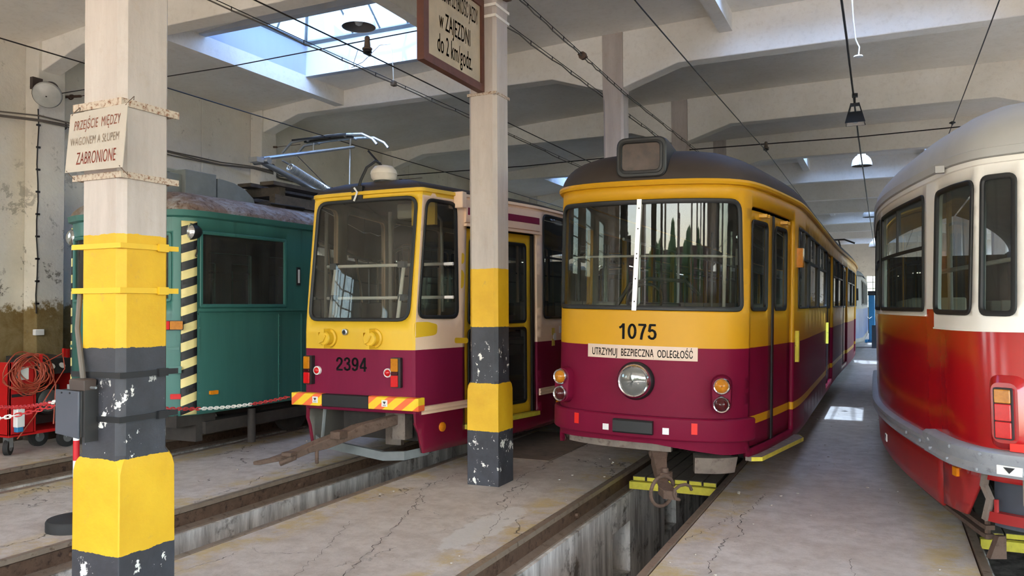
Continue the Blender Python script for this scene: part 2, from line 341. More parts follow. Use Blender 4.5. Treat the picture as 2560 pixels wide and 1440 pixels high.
def digits(name, txt, fn, u0, u1, v0, v1, m, parent, w=.085):
    """heavy grotesque numerals drawn as strokes"""
    b = MB(); cell = (u1-u0)/(len(txt)*.66-.06)
    for n, ch in enumerate(txt):
        ox = u0+n*.66*cell
        for L in DIG[ch]:
            for k, p in enumerate(L):
                if k+1 < len(L):
                    q = L[k+1]; d = math.dist(p, q); nx, ny = -(q[1]-p[1])/d*w, (q[0]-p[0])/d*w
                    b.add([fn(ox+x*cell, v0+y*(v1-v0)) for x, y in ((p[0]+nx, p[1]+ny*.8), (q[0]+nx, q[1]+ny*.8), (q[0]-nx, q[1]-ny*.8), (p[0]-nx, p[1]-ny*.8))], [(0, 1, 2, 3)])
                if 0 < k < len(L)-1 or L[0] == L[-1]:
                    b.add([fn(ox+(p[0]+w*math.cos(t))*cell, v0+(p[1]+w*.8*math.sin(t))*(v1-v0)) for t in [2*pi*j/12 for j in range(12)]], [tuple(range(12))])
    return b.build(name, m, parent)

import math
class Plan:
    """Half outline of a tram in plan, mirrored about x=cx; s runs along it from the middle of the end."""
    def __init__(s, cx, pts, inset=None, lean=None, smooth=True):
        s.cx=cx; s.inset=inset or (lambda z:0.); s.lean=lean or (lambda z,k,Y:0.)
        P=[(-x,y) for x,y in reversed(pts[1:])]+list(pts)
        if smooth:
            Q=[]
            for i in range(len(P)-1):
                p0=P[max(i-1,0)];p1=P[i];p2=P[i+1];p3=P[min(i+2,len(P)-1)]
                d=math.dist(p1,p2); a=math.dist(p0,p1) or d; b=math.dist(p2,p3) or d
                for k in range(8):
                    t=k/8; h=[2*t**3-3*t*t+1,t**3-2*t*t+t,-2*t**3+3*t*t,t**3-t*t]
                    v=[]
                    for j in (0,1):
                        m1=((p2[j]-p1[j])/d*a+(p1[j]-p0[j])/a*d)/(a+d) if p0!=p1 else (p2[j]-p1[j])/d
                        m2=((p3[j]-p2[j])/b*d+(p2[j]-p1[j])/d*b)/(b+d) if p3!=p2 else (p2[j]-p1[j])/d
                        v.append(h[0]*p1[j]+h[1]*m1*d+h[2]*p2[j]+h[3]*m2*d)
                    Q.append(tuple(v))
            P=Q+[P[-1]]
        s.P=P; s.S=[0.]
        for a,b in zip(P,P[1:]): s.S.append(s.S[-1]+math.dist(a,b))
        s.half=s.S[-1]/2
        s.N=[]
        for i in range(len(P)):
            a=P[max(i-1,0)];b=P[min(i+1,len(P)-1)]
            d=math.dist(a,b) or 1; s.N.append(((b[1]-a[1])/d,-(b[0]-a[0])/d))
    def at(s,u):
        u=min(max(u+s.half,0),s.S[-1]); lo,hi=0,len(s.S)-1
        while hi-lo>1:
            m=(lo+hi)//2
            if s.S[m]<=u: lo=m
            else: hi=m
        t=(u-s.S[lo])/((s.S[hi]-s.S[lo]) or 1)
        p=[s.P[lo][j]*(1-t)+s.P[hi][j]*t for j in (0,1)]; n=[s.N[lo][j]*(1-t)+s.N[hi][j]*t for j in (0,1)]
        return p,n
    def __call__(s,u,z,e=0.):
        p,n=s.at(u); k=e-s.inset(z)
        return (s.cx+p[0]+n[0]*k, p[1]+n[1]*k+s.lean(z,u,p[1]), z)
    def s_at_y(s,Y):
        lo,hi=0.,s.half
        for _ in range(50):
            m=(lo+hi)/2
            if s.at(m)[0][1]<Y: lo=m
            else: hi=m
        return lo
duewag=Plan(-1.995,[(0,6.83),(.35,6.85),(.58,6.91),(.73,6.99),(.84,7.12),(.915,7.34),(.975,7.65),(1.04,8.1),(1.13,8.9),(1.145,9.5),(1.145,10.4),(1.145,15),(1.145,26.3),(1.1,27.0),(.95,27.4)])
konst=Plan(-5.08,[(0,6.97),(.35,6.975),(.68,7.0),(.705,7.02),(.87,7.85),(1.12,9.1),(1.17,9.6),(1.175,10.2),(1.175,20.)],lean=lambda z,k,Y:.11*max(0,z-1.55)*max(0,1-max(0,Y-7.)/1.6),smooth=False)
green=Plan(-8.2,[(0,6.5),(.6,6.52),(.88,6.62),(.93,6.66),(.99,6.8),(1.02,6.95),(1.04,7.6),(1.05,8.5),(1.06,17)],smooth=False)
redp=Plan(1.11,[(0,5.75),(.34,5.83),(.54,5.95),(.66,6.15),(.79,6.62),(.932,7.25),(1.10,8.2),(1.2,9.2),(1.225,10.2),(1.225,19.)],inset=lambda z:.03+.02*max(0,z-1.6),lean=lambda z,k,Y:.14*max(0,z-.7)*max(0,1-max(0,Y-5.75)/3.2))
# ---------------------------------------------------------------- curved panels with openings
def rpoly(pts, r, n=5):
    out = []; N = len(pts)
    for i in range(N):
        p, a, b = (Vector(pts[i][:2]), Vector(pts[i-1][:2]), Vector(pts[(i+1) % N][:2]))
        rr = pts[i][2] if len(pts[i]) > 2 else r
        da, db = (a-p).normalized(), (b-p).normalized(); k = min(rr, (a-p).length*.48, (b-p).length*.48)
        if k < 1e-4: out.append(tuple(p)); continue
        for t in range(n+1):
            u = t/n; q = (p+da*k)*(1-u)**2+p*2*u*(1-u)+(p+db*k)*u*u; out.append(tuple(q))
    return out
def rrect(a, b, c, d, r=.05): return rpoly([(a, c), (b, c), (b, d), (a, d)], r)
def resample(poly, ds):
    out = []
    for i, p in enumerate(poly):
        q = poly[(i+1) % len(poly)]; k = max(1, int(math.dist(p, q)/ds+.5))
        out += [(p[0]+(q[0]-p[0])*t/k, p[1]+(q[1]-p[1])*t/k) for t in range(k)]
    return out
def inside(p, poly):
    x, y = p; c = False
    for i in range(len(poly)):
        (x1, y1), (x2, y2) = poly[i-1], poly[i]
        if (y1 > y) != (y2 > y) and x < (x2-x1)*(y-y1)/(y2-y1)+x1: c = not c
    return c
def grow(poly, d):
    """offset a convex counter-clockwise polygon outward by d"""
    out = []; N = len(poly)
    for i in range(N):
        a, p, b = Vector(poly[i-1]), Vector(poly[i]), Vector(poly[(i+1) % N])
        n1 = (p-a).normalized() if (p-a).length > 1e-6 else Vector((0, 0)); n2 = (b-p).normalized() if (b-p).length > 1e-6 else n1
        n = Vector((n1.y+n2.y, -(n1.x+n2.x))); n = n.normalized() if n.length > 1e-6 else Vector((0, 0))
        k = 1/max(.5, n.dot(Vector((n1.y, -n1.x)))); out.append(tuple(p+n*d*k))
    return out
def panel(fn, outline, holes=(), bands=(), ds=.1, sgrid=None, e=0., zlines=(), slines=()):
    """mesh data of a curved sheet: (s, z) outline minus holes, split at the colour lines zlines; bands picks the slot"""
    loops = [resample(outline, ds)]+[resample(h, ds*1.3) for h in holes]
    vs = []; ed = []
    for L in loops:
        o = len(vs); vs += L; ed += [(o+i, o+(i+1) % len(L)) for i in range(len(L))]
    s0, s1 = min(p[0] for p in outline), max(p[0] for p in outline); z0, z1 = min(p[1] for p in outline), max(p[1] for p in outline)
    ss = sgrid or [s0+ds*(k+.5) for k in range(int((s1-s0)/ds))]
    def line(P):
        o = len(vs); vs.extend(P); ed.extend((o+i, o+i+1) for i in range(len(P)-1))
    for z in zlines:
        if z0 < z < z1: line([(s0-.01, z)]+[(a, z) for a in sorted(ss) if s0 < a < s1]+[(s1+.01, z)])
    nz = max(1, int((z1-z0)/.13)); zs = [z0+(z1-z0)*(k+.5)/nz for k in range(nz)]
    for u in slines: line([(u, z0-.01)]+[(u, z) for z in zs]+[(u, z1+.01)])
    for a in ss:
        if not s0 < a < s1 or any(abs(a-u) < .02 for u in slines): continue
        for z in zs:
            if inside((a, z), outline) and not any(min(p[0] for p in h)-.015 < a < max(p[0] for p in h)+.015 and min(p[1] for p in h)-.015 < z < max(p[1] for p in h)+.015 for h in holes) and all(abs(z-q) > .02 for q in zlines): vs.append((a, z))
    V, _, F, *_r = delaunay_2d_cdt([Vector(v) for v in vs], ed, [], 0, 1e-5)
    fs, ms = [], []
    for f in F:
        c = (sum(V[i][0] for i in f)/len(f), sum(V[i][1] for i in f)/len(f))
        if not inside(c, outline) or any(inside(c, h) for h in holes): continue
        fs.append(list(f)); ms.append(bands(*c) if callable(bands) else 0)
    return [fn(v[0], v[1], e) for v in V], fs, ms
def sheet(name, fn, outline, mats, parent, holes=(), bands=0, ds=.1, sgrid=None, e=0., thick=.0, zlines=(), slines=(), **kw):
    vs, fs, ms = panel(fn, outline, holes, bands, ds, sgrid, e, zlines, slines)
    off = ORG(parent) if parent else Vector((0, 0, 0)); me = bpy.data.meshes.new(name)
    me.from_pydata([Vector(v)-off for v in vs], [], fs); me.polygons.foreach_set('material_index', ms); me.polygons.foreach_set('use_smooth', [True]*len(fs))
    for k in (mats if isinstance(mats, (list, tuple)) else [mats]): me.materials.append(M[k])
    b = bmesh.new(); b.from_mesh(me); bmesh.ops.delete(b, geom=[v for v in b.verts if not v.link_faces], context='VERTS'); b.to_mesh(me); b.free(); me.set_sharp_from_angle(angle=math.radians(32))
    o = bpy.data.objects.new(name, me); COL.objects.link(o)
    if parent: o.parent = parent
    if thick:
        q = o.modifiers.new('thickness', 'SOLIDIFY'); q.thickness = thick; q.offset = -1; q.material_offset = 20; q.use_rim = True
    return tag(o, kw.get('label'), kw.get('cat'), kw.get('group'), kw.get('kind'))
def gasket(name, fn, poly, w, m, parent, e0=-.012, e1=.014, ds=.08, label=None):
    P = resample(poly, ds); b = MB()
    b.loft([[fn(u, z, e) for u, z in grow(P, d)] for d, e in ((.006, e0), (.006, e1*.6), (0, e1), (-w*.6, e1), (-w, e1*.4), (-w, e0))], 0, False, True, False)
    return b.build(name, m, parent, label=label)
def pane(name, fn, poly, m, parent, e=-.012, ds=.12): return sheet(name, fn, poly, m, parent, ds=ds, e=e)
def strip(b, fn, pts, w, e0, e1, m=0, ds=.1):
    """a flat bar along (s, z) points"""
    P = []
    for p, q in zip(pts, pts[1:]):
        k = max(1, int(math.dist(p, q)/ds+.5)); P += [(p[0]+(q[0]-p[0])*t/k, p[1]+(q[1]-p[1])*t/k) for t in range(k)]
    P.append(pts[-1]); R = []
    for i, p in enumerate(P):
        a, c = P[max(i-1, 0)], P[min(i+1, len(P)-1)]; d = math.dist(a, c); n = (-(c[1]-a[1])/d*w/2, (c[0]-a[0])/d*w/2)
        R.append([fn(p[0]+n[0], p[1]+n[1], e0), fn(p[0]+n[0], p[1]+n[1], e1), fn(p[0]-n[0], p[1]-n[1], e1), fn(p[0]-n[0], p[1]-n[1], e0)])
    b.loft(R, m, True, True, False); return b
def rim(fn, s0, s1, prof, ds=.08):
    """extrude a (e, z) profile along s"""
    b = MB(); n = max(2, int((s1-s0)/ds)); b.loft([[fn(s0+(s1-s0)*k/n, z, e) for e, z in prof] for k in range(n+1)], 0, True, True, False); return b
def dome(fn, s0, s1, cx, ya, yb, z0, h, nr=2.4, mr=2.2, ds=.15, over=.0, rs=(1, .985, .95, .9, .82, .7, .55, .35, .15, .01)):
    """roof: rings of the outline drawn in towards a ridge segment"""
    b = MB(); n = max(8, int((s1-s0)/ds)); rings = []
    base = [fn(s0+(s1-s0)*k/n, z0, over) for k in range(n+1)]
    for r in rs:
        z = z0+h*(1-r**nr)**(1/mr)
        rings.append([(cx+(x-cx)*r, (min(max(y, ya), yb))+(y-min(max(y, ya), yb))*r, z) for x, y, _ in base])
    b.loft(rings, 0, False, False, True); return b
# ---------------------------------------------------------------- building
TR = [-8.22, -5.08, -1.99, 1.11]                       # track centres
ROW = [2.93+4.25*k for k in range(-2, 13)]             # column rows along the hall
XW0, XW1 = -10.55, 9.75; CX = [-3.6, 2.72]; YF, YB = -9.97, 54.1
def slab_z(x): return 5.84-.0047*(x+.4)**2
SKY = [(1, 2), (4, 5), (7, 8), (10, 11)]
AIS = [(-8.47, -5.55), (-1.86, 1.0), (4.75, 7.65)]
# floor strips between the pits
b = MB(); edges = [XW0]+[v for t in TR for v in (t-.575, t+.575)]+[XW1]
for k in range(0, len(edges), 2):
    x0, x1 = edges[k], edges[k+1]; NY = 60; nx = 4; rnd = random.Random(k)
    vs, fs = [], []
    for j in range(NY+1):
        y = YF+(YB-YF)*j/NY
        for i in range(nx+1):
            z = 0 if i in (0, nx) else rnd.uniform(-.006, .004); vs.append((x0+(x1-x0)*i/nx, y, z))
    for j in range(NY):
        for i in range(nx): fs.append((j*(nx+1)+i, j*(nx+1)+i+1, (j+1)*(nx+1)+i+1, (j+1)*(nx+1)+i))
    b.add(vs, fs, 0, True)
    for x in (x0, x1): b.add([(x, YF, 0), (x, YB, 0), (x, YB, -.2), (x, YF, -.2)], [(0, 1, 2, 3)])
def crack(pts, w):
    P = []
    for p, q in zip(pts, pts[1:]):
        k = max(3, int(math.dist(p, q)/.035))
        for t in range(k): P.append((p[0]+(q[0]-p[0])*t/k+random.uniform(-.022, .022), p[1]+(q[1]-p[1])*t/k))
    P.append(pts[-1]); n = len(P)
    L = [(x-w*(.05+.5*random.random()), y, .0035) for x, y in P]; R = [(x+w*(.05+.5*random.random()), y, .0035) for x, y in P]
    b.add(L+R, [(i, n+i, n+i+1, i+1) for i in range(n-1)], 1)
crack([(-1.02, 7.75), (-1.05, 7.24), (-1.1, 6.9), (-1.07, 6.54), (-1.0, 6.3), (-1.12, 6.1), (-1.09, 5.76), (-1.12, 5.55), (-1.07, 5.3)], .008)
crack([(-1.2, 6.75), (-1.25, 6.4), (-1.33, 6.19), (-1.37, 5.98)], .006); crack([(-.25, 6.0), (-.2, 5.5), (-.02, 5.2), (0, 4.9)], .004); crack([(-1.14, 6.6), (-1.2, 7.1), (-1.28, 7.4)], .004)
crack([(-2.7, 5.1), (-2.9, 5.9), (-3.1, 6.6), (-3.2, 7.2)], .005); crack([(-3.2, 4.2), (-3.5, 5.2), (-3.8, 6.1), (-4.05, 6.6), (-4.1, 7.4)], .008); crack([(-3.5, 4.1), (-3.7, 4.7), (-4.0, 5.4)], .005)
floor = b.build('floor', ['floor', 'crack'], kind='structure')
# pits: walls with niches, bottoms
b = MB()
for t in TR:
    for sgn in (-1, 1):
        xf, xb = t+sgn*.43, t+sgn*.70; lo, hi = min(xf, xb), max(xf, xb)
        b.box((lo, YF, -.46), (hi, YB, -.185)); b.box((lo, YF, -1.5), (hi, YB, -.98))
        b.add([(xb-sgn*.03, YF, -1), (xb-sgn*.03, YB, -1), (xb-sgn*.03, YB, -.4), (xb-sgn*.03, YF, -.4)], [(0, 1, 2, 3)])
        y = YF
        while y < YB:
            b.box((lo, y, -.98), (hi, min(y+1.42, YB), -.46)); y += 2.0
    b.box((t-.75, YF, -1.6), (t+.75, YB, -1.45)); b.box((t-.7, YF-.1, -1.6), (t+.7, YF, -.2)); b.box((t-.7, YB, -1.6), (t+.7, YB+.1, -.2))
b.build('pit_wall', 'pit', kind='structure')
# rails
def rail_prof(x, sg):                                   # head on the floor side, web and foot towards the pit
    return [(x+sg*.055, -.005), (x+sg*.05, .006), (x-sg*.004, .006), (x-sg*.008, -.03), (x+sg*.018, -.045), (x+sg*.018, -.15), (x-sg*.045, -.17), (x-sg*.045, -.186), (x+sg*.075, -.186), (x+sg*.075, -.17), (x+sg*.034, -.15), (x+sg*.034, -.045), (x+sg*.055, -.03)]
RL = [('under the green works tram', ('nearer the wall', 'farther from the wall')), ('under tram 2394 with the striped bumper', ('nearer the green tram', 'nearer the banded columns')), ('under dark-roofed tram 1075', ('nearer the banded columns', 'along the aisle')), ('under the red tram', ('along the aisle', 'farther from the aisle'))]
for t, (a, c) in zip(TR, RL):
    for sg in (-1, 1):
        x = t+sg*.51; P = rail_prof(x, sg); q = MB()
        q.loft([[(px, y, pz) for px, pz in P] for y in (YF+.02, YB-.02)], 0, True, True, False)
        for i in range(len(q.f)): q.m[i] = 1 if i in (0, 1, 2, 5, 6) else 0
        for y in [4.1+2.6*k for k in range(6)]: q.lathe([(0, -.03), (.022, -.028), (.026, -.008), (.026, 0)], (x+sg*.016, y, -.1), (sg, 0, 0), 10, 0)
        q.build('tram_rail', ['rail', 'railtop'], label='rusty rail %s, %s' % (a, c[sg > 0]), cat='rail')
# columns and wall pilasters
def column(x, y, name='column'):
    q = MB(); h = .155; c = .045
    def oc(hh, cc): return [(x-hh+cc, y-hh), (x+hh-cc, y-hh), (x+hh, y-hh+cc), (x+hh, y+hh-cc), (x+hh-cc, y+hh), (x-hh+cc, y+hh), (x-hh, y+hh-cc), (x-hh, y-hh+cc)]
    zs = [(-.02, .172, .004), (.5, .172, .004), (.93, .171, .006), (.975, .168, .016), (1.02, h, c-.01)]+[(z, h, c-.01) for z in (1.5, 2.2, 3.0, 3.8)]+[(4.8, h, c-.012), (4.95, h, .002), (5.9, h, .002)]
    q.loft([[(px, py, z) for px, py in oc(hh, cc)] for z, hh, cc in zs], 0, True, True, False)
    o = q.build(name, 'column', kind='structure', bevel=.006); return o
cols = {}
for x in CX:
    for k, y in enumerate(ROW):
        if x > 0 and k % 2 and k > 9: pass
        cols[x, k] = column(x, y)
        if x < 0 and k in (2, 3): tag(cols[x, k], ['banded yellow and black concrete column carrying the small white board', 'banded yellow and black concrete column carrying the big framed board'][k-2], 'column')
# beams with haunches
b = MB()
def seg(x0, x1, a, c):
    P = [(x0, 6.0), (x0, 4.97)]
    P += [(x0+.82*a, 5.235)] if a else []
    P += [(x1-.82*c, 5.235)] if c else []
    P += [(x1, 4.97), (x1, 6.0)]; return P
for y in ROW[1:-1]:
    for x0, x1 in ((XW0, CX[0]-.155), (CX[0]+.155, CX[1]-.155), (CX[1]+.155, XW1)):
        n = 10; P = seg(x0+(.24 if x0 == XW0 else 0), x1-(.24 if x1 == XW1 else 0), 1, 1)
        P = P[1:-1]; P = [P[0]]+P[1:]; top = [(x, slab_z(x)+.05) for x in (P[-1][0]+(P[0][0]-P[-1][0])*i/n for i in range(n+1))]
        b.prism(P+top, 'y', y-.15, y+.12)
b.build('ceiling_beam', 'ceil', kind='structure', bevel=.012)
# roof slab with light wells
b = MB(); xs = sorted(set([XW0-.4, XW1+.4]+[v for a in AIS for v in a]+[XW0+i*1.02 for i in range(1, 20)])); ys = sorted(set([YF-.3, YB+.3]+[v for i, j in SKY for v in ((ROW[i+2]+ROW[j+2])/2-1.15, (ROW[i+2]+ROW[j+2])/2+.96)]+[v for k in range(14) for v in (ROW[k]+1.0, ROW[k+1]-1.0)]+[ROW[2]-8.5+4.25*k for k in range(0, 16)]))
well = [(a0, a1, (ROW[i+2]+ROW[j+2])/2-1.15, (ROW[i+2]+ROW[j+2])/2+.96) for i, j in SKY for a0, a1 in AIS]+[(4.75, 7.65, ROW[k]+1.0, ROW[k+1]-1.0) for k in range(14) if (k-2, k-1) not in SKY]  # right-aisle wells in the remaining bays are added, unseen, to bring in more light
for i in range(len(xs)-1):
    for j in range(len(ys)-1):
        mx, my = (xs[i]+xs[i+1])/2, (ys[j]+ys[j+1])/2
        if any(a < mx < c and d < my < e for a, c, d, e in well): continue
        for dz, fl in ((0, 0), (.3, 1)):
            q = [(xs[i], ys[j], slab_z(xs[i])+dz), (xs[i+1], ys[j], slab_z(xs[i+1])+dz), (xs[i+1], ys[j+1], slab_z(xs[i+1])+dz), (xs[i], ys[j+1], slab_z(xs[i])+dz)]
            b.add(q, [(0, 1, 2, 3)] if fl else [(3, 2, 1, 0)], 0, True)
b.build('ceiling', 'ceil', kind='structure')
b = MB(); w = MB()
for a, c, d, e in well:
    zc = slab_z((a+c)/2)+.42; i0 = min(range(len(ROW)), key=lambda k: abs(ROW[k]-(d-1))); y0, y1 = ROW[i0]+.1, ROW[i0+1]-.13
    for x, sg in ((a, -1), (c, 1)):
        zb = slab_z(x)-.26
        b.box((min(x, x+sg*.18), y0, zb), (max(x, x+sg*.18), y1, slab_z(x)))
        w.box((min(x, x+sg*.14), d, slab_z(x)-.001), (max(x, x+sg*.14), e, zc))
    for y, sg in ((d, -1), (e, 1)): w.box((a-.14, min(y, y+sg*.12), slab_z(a)-.02 if slab_z(a) < slab_z(c) else slab_z(c)-.02), (c+.14, max(y, y+sg*.12), zc))
b.build('ceiling_joist', 'ceil', kind='structure'); w.build('light_well', 'whitewash', kind='structure')
for k, (a, c, d, e) in enumerate(well):
    zc = slab_z((a+c)/2)+.42; zr = zc+.95; ym = (d+e)/2; A = [(a, d, zc), (c, d, zc), (c, e, zc), (a, e, zc)]; R0, R1 = (a+.95, ym, zr), (c-.95, ym, zr)
    fr = MB()
    for p, q in zip(A, A[1:]+A[:1]): fr.tube([p, q], .045, 4, smooth=False)
    for p, q in ((A[0], R0), (A[3], R0), (A[1], R1), (A[2], R1), (R0, R1)): fr.tube([p, q], .026, 4, smooth=False)
    for t in (0, .5, 1):
        x = a+.95+(c-a-1.9)*t
        for y in (d, e): fr.tube([(x, y, zc), (x, ym, zr)], .018, 4, smooth=False)
    for x, R in ((a, R0), (c, R1)):
        for t in (.33, .67):
            y = d+(e-d)*t; fr.tube([(x, y, zc), (x+(R[0]-x)*.66, y+(R[1]-y)*.66, zc+.66*(zr-zc))], .016, 4, smooth=False)
    o = fr.build('window_%d' % (k+1), 'greymetal', kind='structure')
    g = MB(); g.add(A+[R0, R1], [(0, 1, 5, 4), (1, 2, 5), (2, 3, 4, 5), (3, 0, 4)]); g.build('pane', 'skyglass' if a < 4 or d > 14 else 'clearglass', o)
# side walls, pilasters, windows
def wall_x(name, x, sg):
    b = MB(); ws = []
    for k in range(len(ROW)-1):
        y0, y1 = ROW[k], ROW[k+1]; a, c, z0, z1 = (y0+.95, y1-1.35, 2.5, 4.05) if sg > 0 else (y0+.35, y1-.35, .9, 5.1)  # unseen right wall: window openings made oversized to throw light across the hall
        ws.append((a, c, z0, z1)); lo, hi = min(x, x-sg*.45), max(x, x-sg*.45)
        b.box((lo, y0, -.3), (hi, a, 6)); b.box((lo, c, -.3), (hi, y1, 6)); b.box((lo, a, -.3), (hi, c, z0)); b.box((lo, a, z1), (hi, c, 6))
        b.box((min(x, x+sg*.27), y0-.2, -.02), (max(x, x+sg*.27), y0+.2, 5.7))
    lo, hi = min(x, x-sg*.45), max(x, x-sg*.45)
    b.box((lo, YF-.2, -.3), (hi, ROW[0], 6)); b.box((lo, ROW[-1], -.3), (hi, YB+.2, 6)); b.build(name, 'wall', kind='structure', bevel=.015)
    return ws
nw = len(well)
for nm, x, sg in (('wall_left', XW0, 1), ('wall_right', XW1, -1)):
    for a, c, z0, z1 in wall_x(nm, x, sg):
        if a > 36: continue
        nw += 1; f = MB(); xx = x-sg*.3
        for y in (a, c): f.box((xx-.03, y-.04, z0), (xx+.03, y+.04, z1))
        for z in (z0, z1): f.box((xx-.03, a, z-.03), (xx+.03, c, z+.03))
        for i in range(1, 6): f.box((xx-.015, a+(c-a)*i/6-.012, z0), (xx+.015, a+(c-a)*i/6+.012, z1))
        for i in range(1, 4): f.box((xx-.015, a, z0+(z1-z0)*i/4-.012), (xx+.015, c, z0+(z1-z0)*i/4+.012))
        o = f.build('window_%d' % nw, 'greymetal', kind='structure'); MB().add([(xx, a, z0), (xx, c, z0), (xx, c, z1), (xx, a, z1)], [(0, 1, 2, 3)]).build('pane', 'wallglass' if sg > 0 or a > 14 else 'clearglass', o)
# back wall with windows, front wall with a doorway per track
b = MB(); xs = [XW0]; wb = [(-6.9, -5.9), (-3.2, -2.2), (-1.0, .1), (3.2, 4.2)]
for a, c in wb: b.box((xs[-1], YB, -.3), (a, YB+.4, 6)); b.box((a, YB, -.3), (c, YB+.4, 1.6)); b.box((a, YB, 3.55), (c, YB+.4, 6)); xs.append(c)
b.box((xs[-1], YB, -.3), (XW1, YB+.4, 6)); b.build('wall_back', 'wall', kind='structure')
for a, c in wb:
    nw += 1; f = MB()
    for i in range(4): f.box((a+(c-a)*i/3-.02, YB+.1, 1.6), (a+(c-a)*i/3+.02, YB+.14, 3.55))
    for i in range(6): f.box((a, YB+.1, 1.6+.39*i-.02), (c, YB+.14, 1.6+.39*i+.02))
    o = f.build('window_%d' % nw, 'greymetal', kind='structure'); MB().add([(a, YB+.12, 1.6), (c, YB+.12, 1.6), (c, YB+.12, 3.55), (a, YB+.12, 3.55)], [(0, 1, 2, 3)]).build('pane', 'wallglass', o)
b = MB(); x = XW0
for t in TR+[4.21, 7.3]: b.box((x, YF-.4, -.3), (t-1.37, YF, 6)); b.box((t-1.37, YF-.4, 5.1), (t+1.37, YF, 6)); x = t+1.37
b.box((x, YF-.4, -.3), (XW1, YF, 6)); b.build('wall_front', 'wall', kind='structure')
# yard outside
b = MB(); b.add([(-60, -60, -.25), (60, -60, -.25), (60, YF-.4, -.25), (-60, YF-.4, -.25)], [(0, 1, 2, 3)]); b.build('ground', mat('yard_paving', (146, 141, 132), .9, var=.12, scale=.6), kind='structure')
b = MB(); b.add([(-60, YB+.4, -.25), (60, YB+.4, -.25), (60, 120, -.25), (-60, 120, -.25)], [(0, 1, 2, 3)]); b.build('ground', mat('meadow', (92, 118, 62), .9, var=.3, scale=2), kind='structure')
# what stands across the yard: a long low building and a row of trees
b = MB(); b.box((-60, -46, -.3), (60, -38, 5.2)); b.box((2, -45, 5.2), (3.2, -43.8, 8)); b.build('wall_outside', mat('brick_outside', (120, 84, 70), .9, var=.2), kind='structure')
rnd = random.Random(21); tm = mat('tree_leaves', (70, 96, 44), .9, var=.5, scale=3)
for x in (-26, -17, -9, -2, 6, 14, 23, 32):
    q = MB(); y = -30+rnd.uniform(-3, 3); q.tube([(x, y, -.25), (x, y, 2.6)], .16, 7)
    for k in range(9):
        r = rnd.uniform(1.0, 1.7); c = (x+rnd.uniform(-2, 2), y+rnd.uniform(-2, 2), 2.6+rnd.uniform(0, 1.8)); q.lathe([(r*math.cos(t)*rnd.uniform(.8, 1.15), r*math.sin(t)) for t in (-1.5, -1.1, -.6, 0, .5, 1., 1.45)], c, (0, 0, 1), 9)
    q.build('tree', tm, label='leafy tree across the yard in front of the depot doors', cat='tree', group='trees across the yard')
# ---------------------------------------------------------------- tram 1075
def seat(b, x, y, z, rz=0, w=.42):
    c, q = math.cos(rz), math.sin(rz)
    i = len(b.v); b.box((-w/2, -.2, z+.36), (w/2, .2, z+.44)); b.box((-w/2, .16, z+.44), (w/2, .22, z+.95)); b.tube([(0, 0, z), (0, 0, z+.36)], .03, 6)
    for k in range(i, len(b.v)):
        u, v, h = b.v[k]; b.v[k] = (x+u*c-v*q, y+u*q+v*c, h)
    return b
def side_windows(fn, tramroot, wins, glassk, split=None, mull=True, gk='rubber', gw=.028):
    """panes, gaskets and slider bars for (s0, s1, z0, z1, r) windows"""
    for s0, s1, z0, z1, r in wins:
        P = rrect(s0, s1, z0, z1, r); o = gasket('window_frame', fn, P, gw, gk, tramroot)
        pane('pane', fn, P, glassk, o)
        if split:
            b = MB(); strip(b, fn, [(s0, split), (s1, split)], .026, -.012, .008)
            if mull: strip(b, fn, [((s0+s1)/2, split), ((s0+s1)/2, z1)], .02, -.012, .006)
            b.build('slider_bar', 'alu' if gk == 'alu' else 'rubber', o)
T = root('tram', (-1.995, 6.83, 0), 'yellow and maroon tram with a dark roof and the number 1075 below its windscreen', 'tram')
T.rotation_euler = (0, math.radians(1.35), 0)           # the car leans a little towards the aisle
fn = duewag; H = fn.half; L = H-.6
door1 = (1.055, 2.47, .5, 2.64)
wins = []
s = 2.72
for k, (w, dr) in enumerate([(1.0, 0), (1.4, 0), (1.5, 0), (1.5, 1), (1.3, 0), (1.3, 0), (1.5, 1), (1.4, 0), (1.4, 0), (1.5, 1), (1.1, 0)]):
    wins.append((s, s+w, dr)); s += w+.12
sideR = [(a, c, 1.735, 2.585, .05) for a, c, d in wins if not d]; doorsR = [(a, c, .52, 2.6) for a, c, d in wins if d]
sideL = [(-c, -a, 1.735, 2.585, .05) for a, c in [(1.2, 2.45)]+[(2.72+1.3*k, 3.9+1.3*k) for k in range(12)]]
WS = rpoly([(-.93, 1.71, .08), (.93, 1.71, .08), (.888, 2.672, .11), (-.888, 2.672, .11)], .09)
outl = [(-H, .42), (-1.05, .42), (-.95, .57), (.95, .57), (1.06, .42), (H, .42), (H, 2.82), (-H, 2.82)]
def band(s_, z):
    if s_ > 1.06 or s_ < -1.3:
        if .70 < z < .775 and abs(s_) < L: return 0
    return 1 if z < 1.385 else 0
sg_ = [x/14+.02 for x in range(-45, 46)]+[sg*(3.3+.5*k) for k in range(36) for sg in (-1, 1)]
holes = [WS, rrect(*door1, .06)]+[rrect(*w) for w in sideR+sideL]+[rrect(*d, .04) for d in doorsR]
sheet('body', fn, outl, ['yellow', 'maroon', 'intwall'], T, holes, band, ds=.1, sgrid=sg_, thick=.045, zlines=(.70, .775, 1.385), slines=(1.06, -1.3))
